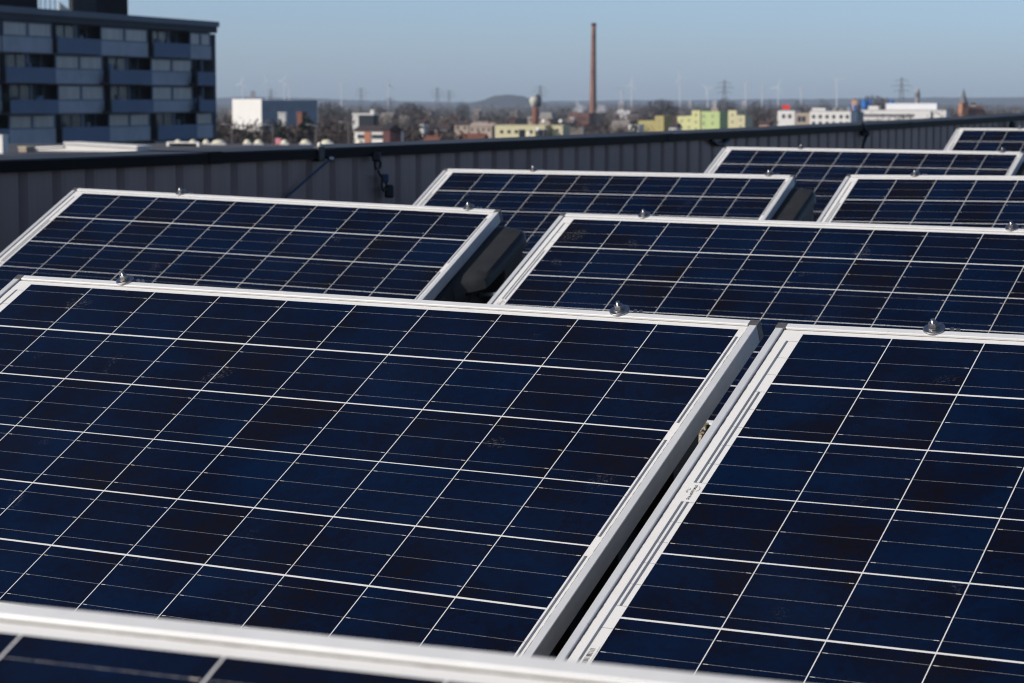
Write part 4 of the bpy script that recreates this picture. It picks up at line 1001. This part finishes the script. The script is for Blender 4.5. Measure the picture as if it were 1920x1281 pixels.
for px, yt, Y, lab in ((677, 164, 4200, 'pylon between two wind turbines above the brown wood'), (508, 167, 4600, 'faint pylon behind the white cube hall'), (820, 164, 4000, 'left one of the twin pylons left of the blue hill'), (842, 169, 4300, 'right one of the twin pylons left of the blue hill'),
                       (1013, 160, 3400, 'pylon rising behind the water tower'), (1358, 150, 3000, 'tall pylon above the light green block'), (1690, 145, 2900, 'tall pylon above the long white office'), (731, 183, 4200, 'short pylon standing in the trees near the middle')):
    pylon(px, yt, Y, lab)

# --- trees ---------------------------------------------------------
TW = cm('bare_twigs', (0.080, 0.062, 0.052), 0.95, 0.4, 0.12); TW2 = cm('reddish_twigs', (0.098, 0.071, 0.058), 0.95, 0.35, 0.1); CON = cm('dark_conifer', (0.018, 0.028, 0.016), 0.9, 0.5, 0.5); BARK = cm('bark', (0.06, 0.05, 0.042), 0.95)
def crown_quads(mb, c, rx, rz, n_, s, rg, shape='round'):
    for _ in range(n_):
        while True:
            x, y, z = rg.uniform(-1, 1), rg.uniform(-1, 1), rg.uniform(-1, 1)
            if shape == 'cone':
                if math.hypot(x, y) < (1 - z) / 2 * (0.75 + .25 * math.sin(z * 17)): break
            elif x * x + y * y + z * z < 1 and rg.random() < 0.35 + 0.65 * (math.sin(x * 5 + c[0]) * math.sin(z * 5 + c[1]) * .5 + .5): break
        q = Vector((c[0] + x * rx, c[1] + y * rx, c[2] + z * rz))
        u = Vector((rg.gauss(0, 1), rg.gauss(0, 1), rg.gauss(0, 1))).normalized() * s; w = u.orthogonal().normalized() * s * (rg.uniform(.25, .7) if shape in ('cone', 'leafy') else rg.uniform(.12, .45))
        mb.add([q - u, q + w, q + u, q - w], [(0, 1, 2, 3)])
def tree(px, ytop, Y, wpx, lab, nm='bare_tree', shape='round', mat=None, nq=900):
    rg = random.Random(px * 7 + int(Y)); p = at(px, 187, Y); z = top_at(ytop, Y); r = wpx / 2 / F_PX * Y
    t = thing(nm, lab, 'tree', (p.x, Y, 0), 0, 'trees beyond the parapet')
    tr = MB(); tr.tube((0, 0, 0), (0, 0, z * .55), r * .09 + .1, r * .05 + .05)
    if shape != 'cone':
        for k in range(9):
            a = rg.uniform(0, 6.28); b0 = rg.uniform(.2, .5); tr.tube((0, 0, z * b0), (math.cos(a) * r * .75, math.sin(a) * r * .75, z * rg.uniform(.6, .95)), r * .045 + .03, .03, 5)
    tr.build('trunk', BARK, t)
    cr = MB(); cz = z * .56 if shape != 'cone' else z * .55
    crown_quads(cr, (0, 0, cz), r, z - cz, nq, max(.25, r * (.09 if shape == 'round' else .2)), rg, shape); cr.build('crown', mat or TW, t)
for a in (
 (466, 222, 640, 26, 'dark conifer in front of the white cube hall', 'conifer', 'cone', CON), (576, 214, 720, 40, 'broad dark evergreen tree right of the small brick tower', 'evergreen_tree', 'leafy', CON),
 (549, 226, 700, 24, 'dark conifer left of the small brick tower', 'conifer', 'cone', CON), (1163, 226, 760, 26, 'dark conifer between the tall chimney and the ochre block', 'conifer', 'cone', CON),
 (1190, 224, 900, 20, 'dark evergreen behind the low white building by the ochre block', 'evergreen_tree', 'leafy', CON), (524, 221, 600, 30, 'dark evergreen bush tree below the hall flank', 'evergreen_tree', 'leafy', CON),
 (618, 190, 1900, 62, 'large rounded bare tree on the skyline right of the white hall'), (868, 189, 2300, 30, 'single rounded bare tree on the skyline left of the blue hill'), (706, 193, 2200, 30, 'bare tree on the skyline below the left pylon'),
 (770, 192, 2100, 64, 'wide bare tree crown on the skyline left of the twin pylons'), (1240, 186, 2400, 70, 'wide bare tree group crown on the skyline above the ochre block'), (1362, 183, 1900, 46, 'rounded bare tree behind the light green block on the skyline'),
 (1444, 182, 1700, 12, 'slim upright bare tree left of the white office'), (1420, 188, 1800, 40, 'bare tree left of the slim upright one'), (1545, 186, 1700, 36, 'bare tree above the right half of the white office'), (1497, 186, 1650, 30, 'bare tree right behind the red roof sign'),
 (1640, 178, 2200, 74, 'broad reddish bare tree crown on the skyline behind the blue silos', 'bare_tree', 'round', TW2), (1895, 206, 700, 26, 'dark bare tree near the right photo edge', 'bare_tree', 'round', None),
 (435, 222, 620, 56, 'bare tree beside the apartment block below the white hall'), (493, 232, 600, 50, 'bare tree in front of the white hall corner'), (610, 222, 760, 70, 'big bare tree left of the row house'), (650, 232, 620, 44, 'bare tree just left of the row house'),
 (1215, 232, 840, 40, 'bare tree in front of the ochre block'), (835, 240, 700, 40, 'bare tree between white house and tan hall'), (770, 238, 680, 44, 'bare tree right of the dark red house'),
): tree(*a)

def woods(name, Y0, Y1, count, spans, mat, seed, nq=46):
    """bare winter woodland that reads as one mass; spans = (px0, px1, highest top, lowest top)"""
    rg = random.Random(seed); mb = MB(); tot = sum(b - a for a, b, _, _ in spans)
    for px0, px1, ya, yb in spans:
        for _ in range(max(1, int(count * (px1 - px0) / tot))):
            Y = rg.uniform(Y0, Y1); px = rg.uniform(px0, px1); p = at(px, 187, Y)
            h = max(5, min(23, at(px, rg.uniform(ya, yb), Y).z)); r = h * rg.uniform(.22, .4)
            crown_quads(mb, (p.x, Y, h * .52), r, h * .48, nq, r * .17, rg)
            mb.tube((p.x, Y, 0), (p.x, Y, h * .6), .35, .2, 4, False)
    return kind(mb.build(name, mat), 'stuff')
woods('winter_woodland', 650, 780, 190, [(405, 505, 219, 240), (505, 660, 222, 244), (745, 860, 234, 250), (1130, 1180, 236, 250)], TW, 11, 90)
woods('winter_woodland', 1050, 1500, 480, [(405, 660, 208, 228), (660, 860, 208, 232), (860, 980, 214, 232), (1040, 1200, 214, 236), (1200, 1460, 204, 222), (1600, 1990, 206, 216)], TW2, 12, 60)
woods('winter_woodland', 1600, 2800, 700, [(405, 560, 200, 212), (560, 700, 197, 208), (700, 1000, 198, 210), (1000, 1250, 197, 210), (1250, 1990, 194, 206)], TW, 13)
woods('winter_woodland', 3000, 6000, 420, [(350, 2000, 191, 198), (1120, 1480, 191, 194)], TW2, 14, 36)

def rooftops(count):
    n = NT('far_roofs_and_walls'); gi = n.node('ShaderNodeNewGeometry').outputs['Random Per Island']
    c = n.mix(n.ramp(gi, 0.0, 0.45), (0.10, 0.072, 0.062), (0.15, 0.13, 0.118)); c = n.mix(n.m('GREATER_THAN', gi, 0.55), c, (0.19, 0.168, 0.15)); c = n.mix(n.m('GREATER_THAN', gi, 0.96), c, (0.68, 0.66, 0.62))
    n.set(Base_Color=c, Roughness=0.9)
    rg = random.Random(21); mb = MB()
    for _ in range(count):
        Y = rg.uniform(1100, 3600); px = rg.uniform(420, 1960); p = at(px, 187, Y); w, d, h = rg.uniform(6, 16), rg.uniform(6, 10), rg.uniform(7, 12.5)
        m = Matrix.Translation((p.x, Y, 0)) @ Matrix.Rotation(-R(rg.uniform(5, 40)), 4, 'Z')
        if rg.random() < .5: mb.box(-w / 2, 0, 0, w / 2, d, h, m)
        else: mb.prism([(0, 0), (d, 0), (d, h - 2), (d / 2, h + 1), (0, h - 2)], -w / 2, w / 2, 0, m)
    return kind(mb.build('distant_rooftops', n.mat), 'stuff')
rooftops(120)

# ------------------------------------------------------------------ air
n = bpy.data.materials.new('haze'); n.use_nodes = True; nt = n.node_tree; nt.nodes.clear()
out = nt.nodes.new('ShaderNodeOutputMaterial'); vo = nt.nodes.new('ShaderNodeVolumePrincipled')
vo.inputs['Color'].default_value = (0.66, 0.81, 1.0, 1); vo.inputs['Density'].default_value = 0.00004; vo.inputs['Anisotropy'].default_value = 0.0
nt.links.new(vo.outputs[0], out.inputs['Volume'])
mb = MB(); mb.box(-17000, -17000, -1.5, 17000, 17000, 215)
kind(mb.build('haze', n), 'stuff')
